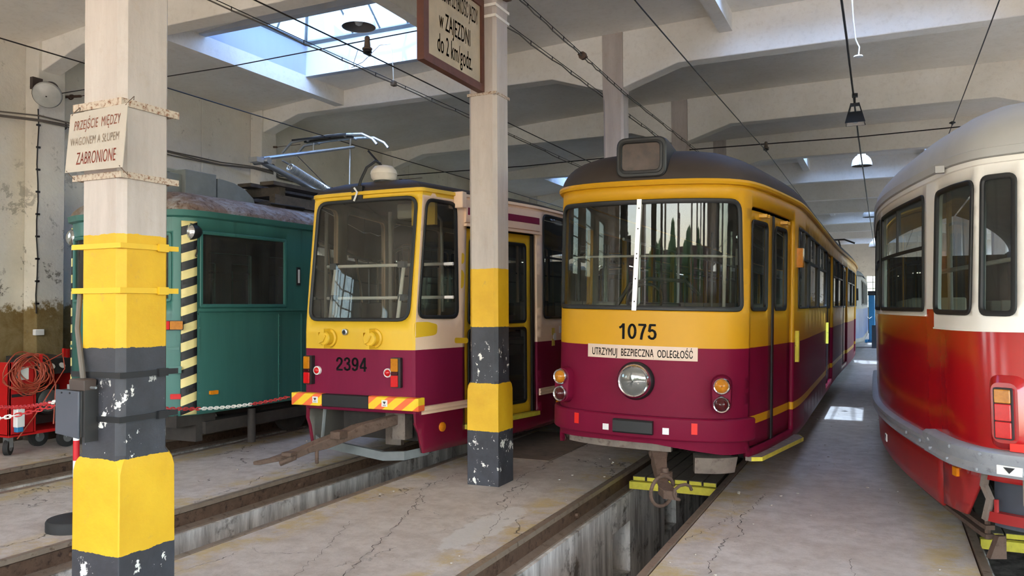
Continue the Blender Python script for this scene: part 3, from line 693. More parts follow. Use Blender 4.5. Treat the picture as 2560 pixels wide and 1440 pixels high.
# roof, gutter, destination box
b = dome(fn, -H, H, -1.995, 7.62, 26.5, 2.84, .345, 3.0, 2.0, .16, .012, rs=(1, .993, .98, .96, .93, .88, .8, .68, .5, .25, .01)); b.build('roof', 'blackroof', T)
rim(fn, -H, H, [(-.01, 2.795), (.03, 2.80), (.042, 2.822), (.03, 2.845), (-.01, 2.85)], .1).build('gutter', 'yellow', T)
bx = MB(); n = 12
def bxp(hw, z0, z1, r): return rrect(-1.99-hw, -1.99+hw, z0, z1, r)
rings = []
for y, k in ((6.80, -.012), (6.81, 0), (6.9, .006), (7.25, -.01), (7.5, -.05), (7.75, -.13)):
    rings.append([(x, y, z) for x, z in grow(bxp(.225, 2.87, 3.225-max(0, (y-7.1))*.12, .085), k)])
bx.loft(rings, 0, True, True, True); ob = bx.build('destination_box', 'black', T)
P = bxp(.175, 2.925, 3.175, .05); q = MB()
q.loft([[(x, y, z) for x, z in grow(P, d)] for d, y in ((.022, 6.805), (.02, 6.785), (0, 6.78), (-.008, 6.795))], 0, False); q.build('rubber_frame', 'rubber', ob)
q = MB(); q.add([(x, 6.793, z) for x, z in P], [list(range(len(P)))]); q.build('pane', mat('dark_glossy_panel', (58, 46, 40), .06, var=.5, scale=9), ob)
side_windows(fn, T, sideR+sideL, 'window', 2.27, True, 'rubber', .014)
# windscreen
o = gasket('windscreen_frame', fn, WS, .035, 'rubber', T, ds=.06)
pane('pane', fn, WS, 'clearglass', o, ds=.06, e=-.008)
q = MB(); strip(q, fn, [(-.045, 1.70), (-.008, 2.68)], .042, -.01, .016)
for z in (1.78, 1.98, 2.16, 2.2, 2.42, 2.6): q.lathe([(.007, .016), (.004, .019)], fn(-.045+.038*(z-1.7), z, 0), (0, -1, 0), 8, 1)
q.build('centre_strip', ['alu', 'black'], o)
q = MB(); q.tube([fn(-.9+.1*k, 2.185, -.1) for k in range(19)], .011, 8); q.box((-1.22, 7.10, 2.11), (-1.19, 7.17, 2.25), 0); q.build('blind_rail', 'intgrey', T)
# doors
def door(fn, s0, s1, z0, z1, parent, cols, zl, bandf, n=2, win=(1.715, 2.525), e=-.035, gap=.05, m3='intgrey', lean=0):
    w = (s1-s0)/n
    for k in range(n):
        a, c = s0+w*k+gap*.35, s0+w*(k+1)-gap*.35
        P = rrect(a+.06, c-.17, win[0], win[1], .07)
        d = sheet('door', fn, [(a, z0+.01), (c, z0+.01), (c, z1-.03), (a, z1-.03)], cols, parent, [P], bandf, ds=.12, e=e, thick=.03, zlines=zl)
        g = gasket('window_frame', lambda u, v, x=0: fn(u, v, e+x), P, .03, 'rubber', d); pane('pane', lambda u, v, x=0: fn(u, v, e+x), P, 'window', d)
    q = MB()
    for k in range(1, n): strip(q, fn, [(s0+w*k, z0), (s0+w*k, z1-.03)], gap, e-.03, e+.012)
    if n > 1: q.build('door_seal', 'rubber', parent)
door(fn, *door1, T, ['yellow', 'maroon', 'intwall'], (.70, .775, 1.385), band)
for d in doorsR: door(fn, *d, T, ['yellow', 'maroon', 'intwall'], (.70, .775, 1.385), band)
q = MB()
for u in (1.40, 2.12):
    for du in (-.05, .03): q.box(*[tuple(v) for v in (Vector(fn(u+du, 2.575, -.03))-Vector((.02, .03, .015)), Vector(fn(u+du, 2.575, .01))+Vector((.02, .03, .015)))])
q.build('door_hinge', 'yellow', T)
q = MB()
for k in range(17):
    u0 = 1.06+k*.1
step = [(u, e) for u, e in ((1.05, -.03), (1.05, .02), (1.12, .09), (2.4, .12), (2.56, .05), (2.56, -.03))]
q.loft([[fn(u, z, e) for u, e in step] for z in (.40, .435)], 0, True, True, False); o = q.build('door_step', 'grime', T)
q = MB(); q.loft([[fn(u, z, e+dz) for u, e in step[1:5]] for z, dz in ((.402, .0), (.402, .007), (.437, .007), (.437, 0))], 0, False, False, False); q.build('step_edge', 'yelwood', o)
# bumper and front fittings
pr = [(-.02, .59), (.045, .59), (.055, .603), (.055, .775), (.04, .787), (-.02, .787)]
o = rim(fn, -1.12, 1.06, pr, .05).build('bumper', 'maroon', T, bevel=.004)
q = MB(); q.loft([[fn(u, z, e) for u in [-.193+.0346*k for k in range(11)]] for z, e in ((.634, .05), (.634, .095), (.646, .105), (.74, .105), (.752, .095), (.752, .05))], 0, False, False, False)
q.loft([[fn(u, z, e) for z, e in ((.634, .05), (.634, .095), (.646, .105), (.74, .105), (.752, .095), (.752, .05))] for u in (-.193, -.192)], 0, True); q.loft([[fn(u, z, e) for z, e in ((.634, .05), (.634, .095), (.646, .105), (.74, .105), (.752, .095), (.752, .05))] for u in (.152, .153)], 0, True)
q.build('rubber_block', 'rubber', o)
for u0, u1, z0, z1, k, nm in ((-.589, -.54, .666, .760, 'refl', 'reflector'), (.462, .51, .656, .750, 'refl', 'reflector'), (-.30, -.245, .641, .694, 'sticker', 'sticker'), (.229, .282, .643, .698, 'sticker', 'sticker')):
    q = MB(); q.loft([[fn(u, z, e) for u in (u0, (u0+u1)/2, u1)] for z, e in ((z0, .054), (z0, .059), (z1, .059), (z1, .054))], 0, False, False, False); q.build(nm, k, o)
# lower lip, underframe
def vb(u): return .545-.015*min(1, max(0, -(u+.35)/.5)) if u < .15 else .545-.07*min(1, (u-.15)/.6)
q = MB(); q.loft([[fn(u, z, e) for z, e in ((vb(u), -.035), (vb(u), -.005), (.60, .005), (.60, -.035))] for u in [-1.02+.06*k for k in range(35)]], 0, True, True, False); q.build('valance', 'maroon', T)
q = MB(); q.loft([[fn(-1.06+.03*k, z, -.02-.03*(.57-z)/.12) for k in range(6)] for z in (.57, .50, .44)], 0, False, False, False); q.loft([[fn(-1.06+.03*k, z, -.035-.03*(.57-z)/.12) for k in range(6)] for z in (.57, .50, .44)], 0, False, False, False); q.build('fender_flap', 'maroonD', T)
q = MB()
q.loft([[fn(u, z, e) for z, e in ((.28, -.28), (.30, -.08), (.44, -.05), (.44, -.3))] for u in [.5+.05*k for k in range(10)]], 0, True, True, False)
q.loft([[fn(u, z, e) for z, e in ((.47, -.14), (.48, -.03), (.56, -.03), (.56, -.14))] for u in [-.75+.08*k for k in range(14)]], 0, True, True, False)
q.box((-2.8, 8.0, .42), (-1.2, 26.8, .62), 1); q.box((-2.55, 7.3, .44), (-1.4, 8.0, .55), 1)
q.build('underframe', ['grime', 'chassis'], T)
q = MB()
for yy in (9.4, 11.2, 15.8, 17.6, 22.2, 24.0):
    for sg in (-1, 1): q.lathe([(.30, -.05), (.33, -.05), (.33, .05), (.30, .06)], (-1.995+sg*.53, yy, .345), (1, 0, 0), 20)
    q.box((-2.6, yy-.08, .28), (-1.4, yy+.08, .40))
for yy in (10.3, 16.7, 23.1): q.box((-2.65, yy-1.3, .26), (-2.5, yy+1.3, .42)); q.box((-1.49, yy-1.3, .26), (-1.34, yy+1.3, .42))
q.build('bogie', 'chassis', T)
# coupler
q = MB(); q.tube([(-1.9, 7.3, .46), (-1.84, 6.98, .45), (-1.79, 6.8, .41)], [.05, .055, .05], 10)
q.lathe([(.075, -.05), (.085, -.02), (.085, .02), (.07, .05)], (-1.84, 6.95, .45), (.1, -1, -.1), 12)
q.loft([[(x+dx, y, z+dz) for dx, dz in ((-w, -h), (w, -h), (w, h), (-w, h))] for x, y, z, w, h in ((-1.81, 6.86, .42, .07, .06), (-1.76, 6.72, .36, .055, .07), (-1.72, 6.62, .31, .045, .045), (-1.68, 6.52, .27, .04, .035), (-1.63, 6.42, .245, .07, .03), (-1.58, 6.34, .235, .055, .035))], 0, True)
q.tube([(-1.62+.06*math.cos(t)-.04, 6.40+.13*math.cos(t), .25+.12*math.sin(t)) for t in [pi*.05+1.75*pi*k/18 for k in range(19)]], .016, 8)
q.tube([(-1.5+.05*math.cos(t), 6.42+.10*math.cos(t), .255+.06*math.sin(t)) for t in [pi*.2*k for k in range(8)]], .014, 8)
q.box((-1.72, 6.55, .30), (-1.64, 6.66, .36)); q.lathe([(.03, 0), (.03, .05), (.012, .055)], (-1.69, 6.6, .345), (0, 0, 1), 10)
q.build('coupler', 'rust', T, bevel=.008)
# lamps
def lampc(u, z, fn=fn): return Vector(fn(u, z, 0)), (Vector(fn(u, z, 1))-Vector(fn(u, z, 0)))
c, d = lampc(-.02, 1.085)
o = MB().lathe([(.165, -.02), (.168, .02), (.155, .05), (.15, .055)], c, d, 32).build('headlamp', 'rubber', T)
MB().lathe([(.150, .045), (.146, .085), (.132, .10), (.122, .096), (.118, .08)], c, d, 32, cap=False).build('chrome_rim', 'chrome', o)
MB().lathe([(.122, .085), (.09, .10), (.05, .108), (.005, .111)], c, d, 28, cap=False).build('lens', 'lens', o)
for u in (-.75, .712):
    c, d = lampc(u, 1.0); d = Vector((d.x*.35, d.y, 0)).normalized(); c2 = c+d*.02; sx = Vector((d.y*-1, d.x, 0)); q = MB(); R = []
    for e, k in ((-.09, 1.25), (.05, 1.05), (.075, 1.0), (.08, .9)):
        ring = []
        for t in range(24):
            a = 2*pi*t/24; x = math.cos(a)*.078; z = math.sin(a)*.078+(.078 if math.sin(a) >= 0 else -.078); ring.append(c2+sx*x*k+Vector((0, 0, z*(.5+.5*k)))+d*e)
        R.append(ring)
    q.loft(R, 0, True, True, True); o = q.build('tail_lamp', 'maroon', T)
    for z, k in ((.078, 'amber'), (-.078, 'darkred')):
        cc = c2+Vector((0, 0, z))
        MB().lathe([(.072, .06), (.075, .10), (.066, .115), (.056, .11), (.054, .095)], cc, d, 20, cap=False).build('chrome_rim', 'chrome', o)
        MB().lathe([(.058, .098), (.045, .122), (.025, .136), (.004, .141)], cc, d, 18, cap=False).build('lens', k, o, label=('amber' if z > 0 else 'dark red')+' lens')
# lettering
digits('fleet_number', '1075', lambda u, v: fn(u, v, .003), -.193, .159, 1.446, 1.588, 'signblack', T)
q = MB(); q.loft([[fn(u, z, e) for u in [-.488+.997*i/12 for i in range(13)]] for z, e in ((1.274, .0), (1.274, .006), (1.393, .006), (1.393, 0))], 0, False, False, False)
o = q.build('warning_plate', 'plate', T)
lettering('lettering', 'UTRZYMUJ  BEZPIECZNĄ  ODLEGŁOŚĆ', lambda u, v: fn(u, v, .0075), -.44, .468, 1.297, 1.362, 'signblack', o, .014, 1.05, capref='HOT')
# side fittings
for u in (2.6, 6.95): q = MB(); strip(q, fn, [(u, 1.18), (u, 1.5)], .05, .0, .035); q.build('grab_rail', 'yelwood', T)
q = MB(); strip(q, fn, [(2.66, 2.16), (2.66, 2.36)], .08, .0, .06); q.build('side_indicator', 'amber', T)
q = MB(); c = Vector((-1.1, 20.5, 3.15)); q.box((-1.85, 21.6, 3.15), (-1.4, 22.6, 3.45)); q.box((-1.7, 23.2, 3.15), (-1.4, 24.4, 3.4)); q.build('roof_box', 'black', T)
q = MB(); q.lathe([(.05, 0), (.05, .05), (.03, .06), (.035, .12), (.02, .16)], (-1.32, 14.2, 3.17), (0, 0, 1), 10); q.build('roof_insulator', 'silver', T)
# inside
q = MB(); q.box((-2.9, 8.0, .78), (-1.1, 26.3, .82)); q.box((-2.6, 7.15, .8), (-1.4, 7.9, .84)); q.build('saloon_floor', 'dark', T)
q = MB(); q.box((-3.0, 26.7, .8), (-.98, 26.75, 2.8)); q.build('end_wall', 'intwall', T)
q = MB(); q.box((-2.5, 7.12, .85), (-1.55, 7.4, 1.6)); q.box((-2.35, 7.18, 1.6), (-1.9, 7.36, 1.7)); q.build('driving_desk', 'dark', T, bevel=.02)
q = MB(); q.tube([(-2.12+.17*math.cos(t), 7.45+.05*math.sin(t), 1.8+.15*math.sin(t)) for t in [2*pi*k/20 for k in range(20)]]+[(-1.95, 7.45, 1.8)], .016, 6)
q.tube([(-2.4, 7.4, 1.7), (-2.28, 7.5, 1.95), (-2.1, 7.55, 2.0), (-1.75, 7.55, 1.98), (-1.62, 7.5, 1.85)], .02, 6); q.build('hand_wheel', 'black', T)
seat(MB(), -2.1, 7.75, .82).build('driver_seat', 'black', T, bevel=.02)
for k in range(9):
    for x, w in ((-2.72, .42), (-1.3, .42)): seat(MB(), x, 9.4+k*1.25, .82, 0, w).build('seat', 'intgrey', T)
for x in (-2.45, -1.55):
    for y in (8.4, 10.2, 12.4, 14.6): MB().tube([(x, y, .82), (x, y, 2.85)], .018, 8).build('grab_pole', 'steel', T)
for x in (-2.6, -1.4): MB().tube([(x, 8.3, 2.45), (x, 26, 2.45)], .016, 8).build('hand_rail', 'steel', T)
MB().box((-2.9, 8.3, .82), (-2.2, 8.34, 1.75)).build('cab_partition', 'intwall', T)
T.location.z = .012
# ---------------------------------------------------------------- tram 2394
T = root('tram', (-5.08, 6.97, 0), 'dull yellow and maroon tram numbered 2394, with an orange and yellow striped bumper', 'tram')
fn = konst; H = fn.half-.02
WS = rpoly([(-.655, 1.615), (.64, 1.612), (.662, 2.925), (-.64, 2.925)], .13)
SW = rpoly([(.738, 1.64), (1.39, 1.63), (1.30, 2.90), (.775, 2.905)], .11)
SWl = [(-x, z) for x, z in reversed(SW)]
door1 = (1.5, 2.93, .45, 2.66)
sideR = [(3.1+1.45*k, 4.45+1.45*k, 1.6, 2.93, .09) for k in range(7)]
sideL = [(-2.85, -1.6, 1.6, 2.9, .09)]+[(-4.45-1.45*k, -3.1-1.45*k, 1.6, 2.93, .09) for k in range(7)]
def band(s_, z):
    if z < .66: return 3
    return (0 if abs(s_) < .7125 or z > 2.955 and abs(s_) < 1.3 else 2) if z > 1.312 else 1
outl = [(-H, .25), (-.83, .24), (-.77, .45), (-.70, .57), (-.69, .66), (.69, .66), (.70, .57), (.77, .45), (.83, .24), (H, .25), (H, 3.0), (-H, 3.0)]
sheet('body', fn, outl, ['yellow2', 'maroon2', 'cream', 'maroonD', 'intgrey'], T, [WS, SW, SWl, rrect(*door1, .03)]+[rrect(*w) for w in sideR+sideL], band, ds=.12,
      sgrid=[x/10+.05 for x in range(-40, 41)]+[sg*(4.3+.6*k) for k in range(18) for sg in (-1, 1)], thick=.04, zlines=(.66, 1.312), slines=(-.7125, -.681, .681, .7125))
for nm, P in (('windscreen_frame', WS), ('window_frame', SW), ('window_frame', SWl)):
    o = gasket(nm, fn, P, .032, 'rubber', T); pane('pane', fn, P, 'dirtyglass', o)
side_windows(fn, T, sideR+sideL, 'dirtyglass', 2.38, True)
# door leaves with upper and lower pane
w = (door1[1]-door1[0])/2
for k in range(2):
    a, c = door1[0]+w*k+.02, door1[0]+w*(k+1)-.02; P1 = rrect(a+.1, c-.16, 1.56, 2.53, .06); P2 = rrect(a+.1, c-.16, .58, 1.5, .06)
    d = sheet('door', fn, [(a, .46), (c, .46), (c, 2.64), (a, 2.64)], ['yellow2', 'intgrey'], T, [P1, P2], None, e=-.05, thick=.03)
    for P in (P1, P2):
        g = gasket('window_frame', lambda u, v, x=0: fn(u, v, x-.05), P, .03, 'rubber', d); pane('pane', lambda u, v, x=0: fn(u, v, x-.05), P, 'dirtyglass', g)
q = MB(); strip(q, fn, [(door1[0]+w, .46), (door1[0]+w, 2.64)], .03, -.06, -.03); strip(q, fn, [(door1[1]-.06, .46), (door1[1]-.06, 2.64)], .05, -.05, -.02); q.build('door_seal', 'black', T)
q = MB(); strip(q, fn, [(1.5, .43), (2.95, .43)], .05, -.05, .03); q.build('step_edge', 'yelwood', T)
o = rim(fn, 1.45, 2.98, [(0, 2.69), (.03, 2.70), (.035, 2.94), (0, 2.95)], .2).build('door_header', 'cream', T)
q = MB(); strip(q, fn, [(1.48, 2.822), (2.95, 2.822)], .08, .03, .037); q.build('stripe', 'maroon2', o)
rim(fn, 1.45, 3.0, [(0, 2.655), (.04, 2.655), (.04, 2.685), (0, 2.685)], .2).build('door_gutter', 'cream', T)
# belt strips, bumper
for a, c in ((.80, 1.56), (2.97, 6.0), (-6.0, -.80)):
    rim(fn, a, c, [(0, .64), (.03, .645), (.02, .665), (.035, .685), (.02, .70), (.03, .722), (0, .727)], .1).build('belt_strip', 'cream', T)
pb = [(-.03, .698), (.05, .698), (.06, .705), (.06, .825), (.05, .832), (-.03, .832)]
def bp_(u, z, e): # bumper wraps the corner squarely
    if abs(u) < .74: return (-5.08+u*1.06, 6.965-e, z)
    k = 1 if u > 0 else -1; return (-5.08+k*(.785+e*.4), 6.965-.06+(abs(u)-.74)*1.0, z)
def bar(u0, u1, m, nm, kw=0):
    n = 8; q = MB(); us = sorted(set([u0+(u1-u0)*i/n for i in range(n+1)]+[v for v in (-.7401, -.7399, .7399, .7401) if u0 < v < u1]))
    q.loft([[bp_(u, z, e) for e, z in pb] for u in us], 0, True, True, False); return q.build(nm, m, T)
bar(-.375, .185, 'rubber', 'bumper'); h1 = bar(.19, .86, 'hazard', 'striped_bumper_plate'); h2 = bar(-.80, -.38, 'hazard', 'striped_bumper_plate')
for o, u in ((h1, .38), (h2, -.46)):
    q = MB(); q.loft([[bp_(u+d, z, e) for e, z in ((.058, .733), (.064, .733), (.064, .800), (.058, .800))] for d in (-.033, .033)], 0, True, True, False)
    q.loft([[bp_(u+d, z, .0655) for d in (-.02, .0, .02)] for z in (.775, .776)], 1, False, False, False); i = len(q.v)
    q.add([bp_(u-.018, .785, .066), bp_(u, .755, .066), bp_(u+.018, .785, .066)], [(0, 1, 2)], 1); q.add([bp_(u-.018, .743, .066), bp_(u+.018, .743, .066), bp_(u+.018, .748, .066), bp_(u-.018, .748, .066)], [(0, 1, 2, 3)], 1)
    q.build('sticker', ['sticker', 'black'], o)
# lamps and sockets
for u in (.513, -.615):
    q = MB(); q.loft([[fn(u+x, z, e) for x, z in rrect(-.055, .055, .925, 1.235, .012)] for e in (-.01, .05)], 0, True, True, False); o = q.build('tail_lamp', 'black', T)
    for z0, z1, k in ((1.09, 1.228, 'amber'), (1.055, 1.09, 'darkred'), (.932, 1.055, 'redlens')):
        q = MB(); q.loft([[fn(u-.012+x, z, e) for x, z in rrect(-.04, .04, z0+.002, z1-.002, .01)] for e in (.045, .066)], 0, True, True, False); q.build('lens', k, o, bevel=.004)
for u in (.406, -.51):
    c, d = lampc(u, 1.075, fn); o = MB().lathe([(.047, 0), (.047, .03), (.04, .035), (.036, .03)], c, d, 20).build('marker_lamp', 'sticker', T)
    MB().lathe([(.036, .028), (.03, .04), (.015, .048), (.002, .05)], c, d, 16, cap=False).build('lens', 'redlens', o)
for u in (-.345, .236):
    c, d = lampc(u, 1.43, fn); q = MB(); q.lathe([(.10, 0), (.10, .025), (.085, .03)], c, d, 28); q.lathe([(.078, .025), (.078, .10), (.068, .112), (.005, .115)], c, d, 28)
    X = Vector((1, 0, 0)); q.box(tuple(c+Vector((-.025, -.135, .06))), tuple(c+Vector((.025, -.03, .10)))); q.box(tuple(c+Vector((-.02, -.13, -.105))), tuple(c+Vector((.02, -.02, -.07))))
    q.tube([c+Vector((.03, -.12, .03)), c+Vector((0, -.125, -.03)), c+Vector((-.05, -.12, -.05))], .008, 6); q.box(tuple(c+Vector((-.09, -.11, .02))), tuple(c+Vector((-.068, -.05, .06))))
    q.build('cable_socket', 'yellow2', T)
c, d = lampc(-.131, 1.494, fn); q = MB(); q.lathe([(.034, 0), (.034, .03), (.024, .035)], c, d, 16); q.lathe([(.022, .03), (.022, .037), (.002, .038)], c, d, 12, m=1); q.build('signal_socket', ['steel', 'black'], T)
digits('fleet_number', '2394', lambda u, v: fn(u, v, .003), -.262, .137, 1.078, 1.228, 'signblack', T)
for nm, P in (('paint_patch', [(.70, 1.44), (.98, 1.455), (1.04, 1.47), (1.05, 1.57), (.9, 1.6), (.70, 1.6)]), ('paint_patch', [(1.42, 2.22), (1.47, 2.25), (1.47, 2.34), (1.42, 2.36)]), ('paint_patch', [(1.42, 1.95), (1.47, 1.98), (1.48, 2.12), (1.42, 2.18)]), ('paint_patch', [(1.33, 1.36), (1.56, 1.35), (1.56, 1.41), (1.33, 1.42)])):
    sheet(nm, fn, rpoly(P, .03), 'yellow2', T, e=.003, ds=.06)
for u, z, k in ((3.37, 1.29, 'ysticker'), (3.37, 1.43, 'ysticker'), (3.62, 1.45, 'sticker'), (3.42, 1.36, 'sticker')):
    q = MB(); strip(q, fn, [(u, z-.045), (u, z+.045)], .09, .0, .004); q.build('sticker', k, T)
c, d = lampc(1.12, .478, fn); MB().lathe([(.05, 0), (.05, .012), (.04, .02), (.002, .022)], c, d, 18).build('side_reflector', 'orange', T)
c, d = lampc(3.5, .49, fn); MB().lathe([(.05, 0), (.05, .012), (.04, .02), (.002, .022)], c, d, 18).build('side_reflector', 'orange', T)
# roof
b = MB(); n = 60; base = [fn(-H+2*H*k/n, 3.0, .015) for k in range(n+1)]
for k in range(-8, 9): base.append(fn(k*.1, 3.0, .015))
base = [fn(u, 3.0, .0) for u in sorted(set([-H+2*H*k/40 for k in range(41)]+[-.69, -.72, .69, .72, -.3, .3]))]
b.loft([[(-5.08+(x+5.08)*r, max(y, 7.6)+(y-max(y, 7.6))*r, z) for x, y, _ in base] for r, z in ((1, 3.0), (.97, 3.04), (.85, 3.09), (.6, 3.14), (.3, 3.17), (.01, 3.18))], 0, False, False, True)
b.build('roof', 'blackroof', T)
q = rim(fn, -1.35, 1.35, [(-.01, 2.965), (.022, 2.975), (.022, 3.01), (-.01, 3.02)], .03); q.build('roof_lip', 'yellow2', T)
q = rim(fn, 1.35, 9.0, [(-.01, 2.97), (.03, 2.98), (.03, 3.01), (-.01, 3.02)], .3); q.build('roof_gutter', 'cream', T)
q = MB(); q.box((-4.4+.06, 7.65, 2.84), (-4.16, 7.75, 3.02)); q.build('gutter_spout', 'cream', T, bevel=.01)
o = MB().lathe([(.15, 0), (.15, .05), (.10, .06), (.10, .11)], (-5.03, 7.42, 3.06), (0, 0, 1), 20).build('beacon', 'black', T)
MB().lathe([(.115, .10), (.14, .13), (.145, .17), (.15, .175), (.14, .215), (.10, .26), (.03, .275)], (-5.03, 7.42, 3.06), (0, 0, 1), 20).build('lamp_cover', 'enamel', o)
q = MB(); q.tube([(-5.03, 7.36, 3.34), (-5.08, 7.33, 3.37), (-5.16, 7.28, 3.30), (-5.21, 7.24, 3.16), (-5.22, 7.2, 3.04)], .016, 8); q.box((-5.24, 7.11, 2.93), (-5.1, 7.16, 3.07)); q.tube([(-5.2, 7.1, 2.91), (-5.15, 7.09, 3.0), (-5.19, 7.09, 3.05)], .011, 6, 1); q.build('socket_cable', ['black', 'sticker'], o)
# drawbar, lifeguard, underframe
q = MB(); q.loft([[(x+dx, y+dx*.4, z+dz) for dx, dz in ((-w, -h), (w, -h), (w, h), (-w, h))] for x, y, z, w, h in ((-4.72, 7.25, .57, .05, .05), (-4.86, 7.0, .52, .05, .055), (-4.98, 6.85, .48, .055, .06), (-5.05, 6.72, .44, .07, .045), (-5.2, 6.55, .37, .06, .05), (-5.3, 6.42, .33, .055, .035), (-5.37, 6.3, .29, .07, .03), (-5.5, 6.16, .255, .035, .022), (-5.6, 6.05, .235, .03, .02))], 0, True)
q.tube([(-5.22, 6.5, .33), (-5.22, 6.5, .18)], .02, 8); q.box((-5.12, 6.58, .42), (-5.0, 6.72, .50)); q.box((-5.42, 6.2, .29), (-5.3, 6.3, .33)); q.tube([(-5.3, 6.28, .28), (-5.42, 6.18, .22)], .03, 6)
q.build('coupler', 'rust', T, bevel=.008)
q = MB(); q.box((-4.78, 7.2, .35), (-4.62, 7.35, .68)); q.box((-5.72, 7.5, .6), (-4.44, 9.4, .7), 1); q.box((-6.1, 9.4, .6), (-4.06, 19.5, .7), 1); q.box((-5.6, 7.45, .3), (-4.5, 7.5, .66), 1); q.box((-5.0, 7.4, .25), (-4.8, 7.46, .66))
q.build('underframe', ['grime', 'chassis'], T)
q = MB(); q.loft([[(x, y+dy, z+dz) for dy, dz in ((0, 0), (.05, 0), (.05, .09), (0, .09))] for x, y, z in ((-5.72, 7.1, .26), (-5.55, 6.97, .25), (-4.75, 6.98, .16), (-4.5, 7.0, .18), (-4.38, 7.25, .2))], 0, True, True, False); q.tube([(-5.55, 7.0, .3), (-5.55, 7.05, .66)], .02, 6); q.build('lifeguard', 'greymetal', T)
q = MB()
for yy in (9.2, 11.1, 15.6, 17.5):
    for sg in (-1, 1): q.lathe([(.28, -.05), (.32, -.05), (.32, .05), (.28, .06)], (-5.08+sg*.53, yy, .332), (1, 0, 0), 20)
    q.box((-5.7, yy-.08, .28), (-4.5, yy+.08, .40))
q.build('bogie', 'chassis', T)
# inside
MB().box((-5.7, 7.3, .84), (-4.46, 9.2, .88)).box((-6.1, 9.2, .84), (-4.06, 19.8, .88)).build('saloon_floor', 'dark', T)
q = MB(); X0, X1, Y0 = -5.66, -4.75, 7.36
for z, ws in ((2.22, ((-.85, -.7), (-.55, -.4), (.2, .45), (.55, 1.0))), (1.86, ((-.9, -.75), (-.5, .3), (.52, 1.0)))):
    q.tube([(X0-.1, Y0, z), (X1+.55, Y0+.15, z)], .018, 8, 0)
for x in (X0, X1): q.tube([(x+.02, Y0, 2.22), (x-.06, Y0-.02, 1.55)], .021, 8, 0)
for x in (X0, X1):
    for z in (2.22, 1.86): q.box((x-.045, Y0-.03, z-.035), (x+.045, Y0+.03, z+.035), 1)
for x in (-5.4, -4.98): q.tube([(x, Y0+.3, 2.2), (x, Y0+.3, 1.8)], .012, 6, 1)
q.build('guard_rail', ['chainwhite', 'boxgrey'], T)
q = MB(); q.tube([(-4.75, 8.0, 2.9), (-4.62, 7.98, 2.75), (-4.6, 7.98, 1.7)], .018, 8, 0); q.tube([(-5.6, 8.4, .88), (-5.6, 8.4, 2.95)], .025, 8, 0); q.build('grab_pole', 'intgrey', T)
q = MB(); q.box((-4.75, 7.55, 2.66), (-4.45, 7.6, 3.0)); q.build('yellow_panel', 'yellow2', T)
q = MB(); q.box((-4.98, 7.6, 2.75), (-4.75, 7.85, 2.92)); q.build('intercom_box', 'intgrey', T, bevel=.02)
for k in range(7):
    for x in (-5.72, -4.44):
        q = MB(); seat(q, x, 8.75+k*1.3, .88); q.build('seat', 'black', T, bevel=.02)
MB().box((-6.22, 19.7, .9), (-3.93, 19.75, 2.95)).build('end_wall', 'intgrey', T)
# ---------------------------------------------------------------- green works tram
T = root('tram', (-8.2, 6.5, 0), 'dark green works tram with a rusty roof and a black and cream striped corner', 'tram')
fn = green; H = fn.half-.02
FW = [rrect(-.82, -.08, 1.84, 2.62, .03), rrect(.08, .84, 1.84, 2.62, .03)]
SD = [(1.175, 2.59, 1.77, 2.655, .03)]+[(3.25+1.3*k, 4.15+1.3*k, 1.77, 2.6, .03) for k in range(6)]
SL = [(-c, -a, d, e, r) for a, c, d, e, r in SD]
outl = [(-H, .53), (H, .53), (H, 2.86), (-H, 2.86)]
sheet('body', fn, outl, ['green', 'dark'], T, FW+[rrect(*w) for w in SD+SL], None, ds=.12, sgrid=[x/8 for x in range(-26, 27)]+[sg*(3.5+.6*k) for k in range(13) for sg in (-1, 1)], thick=.05)
for P in FW:
    o = gasket('window_frame', fn, P, .03, 'green', T); pane('pane', fn, P, 'dirtyglass', o)
side_windows(fn, T, SD[1:]+SL, 'dirtyglass', 2.3, False, 'green')
P = rrect(*SD[0]); o = gasket('window_frame', fn, P, .035, 'green', T); pane('pane', fn, P, 'dirtyglass', o)
for sg in (1, -1): sheet('corner_post', fn, [(.955, .54), (1.13, .54), (1.13, 2.76), (.955, 2.76)] if sg > 0 else [(-1.13, .54), (-.955, .54), (-.955, 2.76), (-1.13, 2.76)], ['corner', 'black'], T, ds=.05, e=.014, thick=.02)
q = MB(); strip(q, fn, [(1.15, 1.735), (9, 1.735)], .035, 0, .03); strip(q, fn, [(1.15, 1.69), (9, 1.69)], .02, 0, .015); strip(q, fn, [(-.94, 1.3), (.94, 1.3)], .03, 0, .02)
for u in (1.15, 2.46, 2.9): strip(q, fn, [(u, .55), (u, 1.68)], .03, 0, .012)
for u in (1.165, 2.46):
    for k in range(9): c, d = lampc(u, .65+.125*k, fn); q.lathe([(.010, .01), (.007, .018), (.001, .02)], c, d, 8)
q.build('beading', 'green', T)
sheet('floor_flap', fn, [(.55, 1.02), (.955, 1.02), (.955, 1.10), (.55, 1.10)], 'green', T, ds=.1, e=.05)
q = MB(); q.loft([[fn(.86+x, z, e) for x, z in rrect(-.11, .11, 1.51, 1.62, .012)] for e in (0, .055)], 0, True, True, False); o = q.build('tail_lamp', 'black', T)
for a, c, k in ((-.105, 0, 'redlens'), (.0, .105, 'amber')):
    q = MB(); q.loft([[fn(.86+x, z, e) for x, z in rrect(a+.004, c-.004, 1.518, 1.612, .01)] for e in (.05, .068)], 0, True, True, False); q.build('lens', k, o)
q = MB(); q.loft([[fn(.90+x, z, e) for x, z in rrect(-.055, .055, .725, .785, .01)] for e in (0, .018)], 0, True, True, False); q.build('reflector', 'redlens', T)
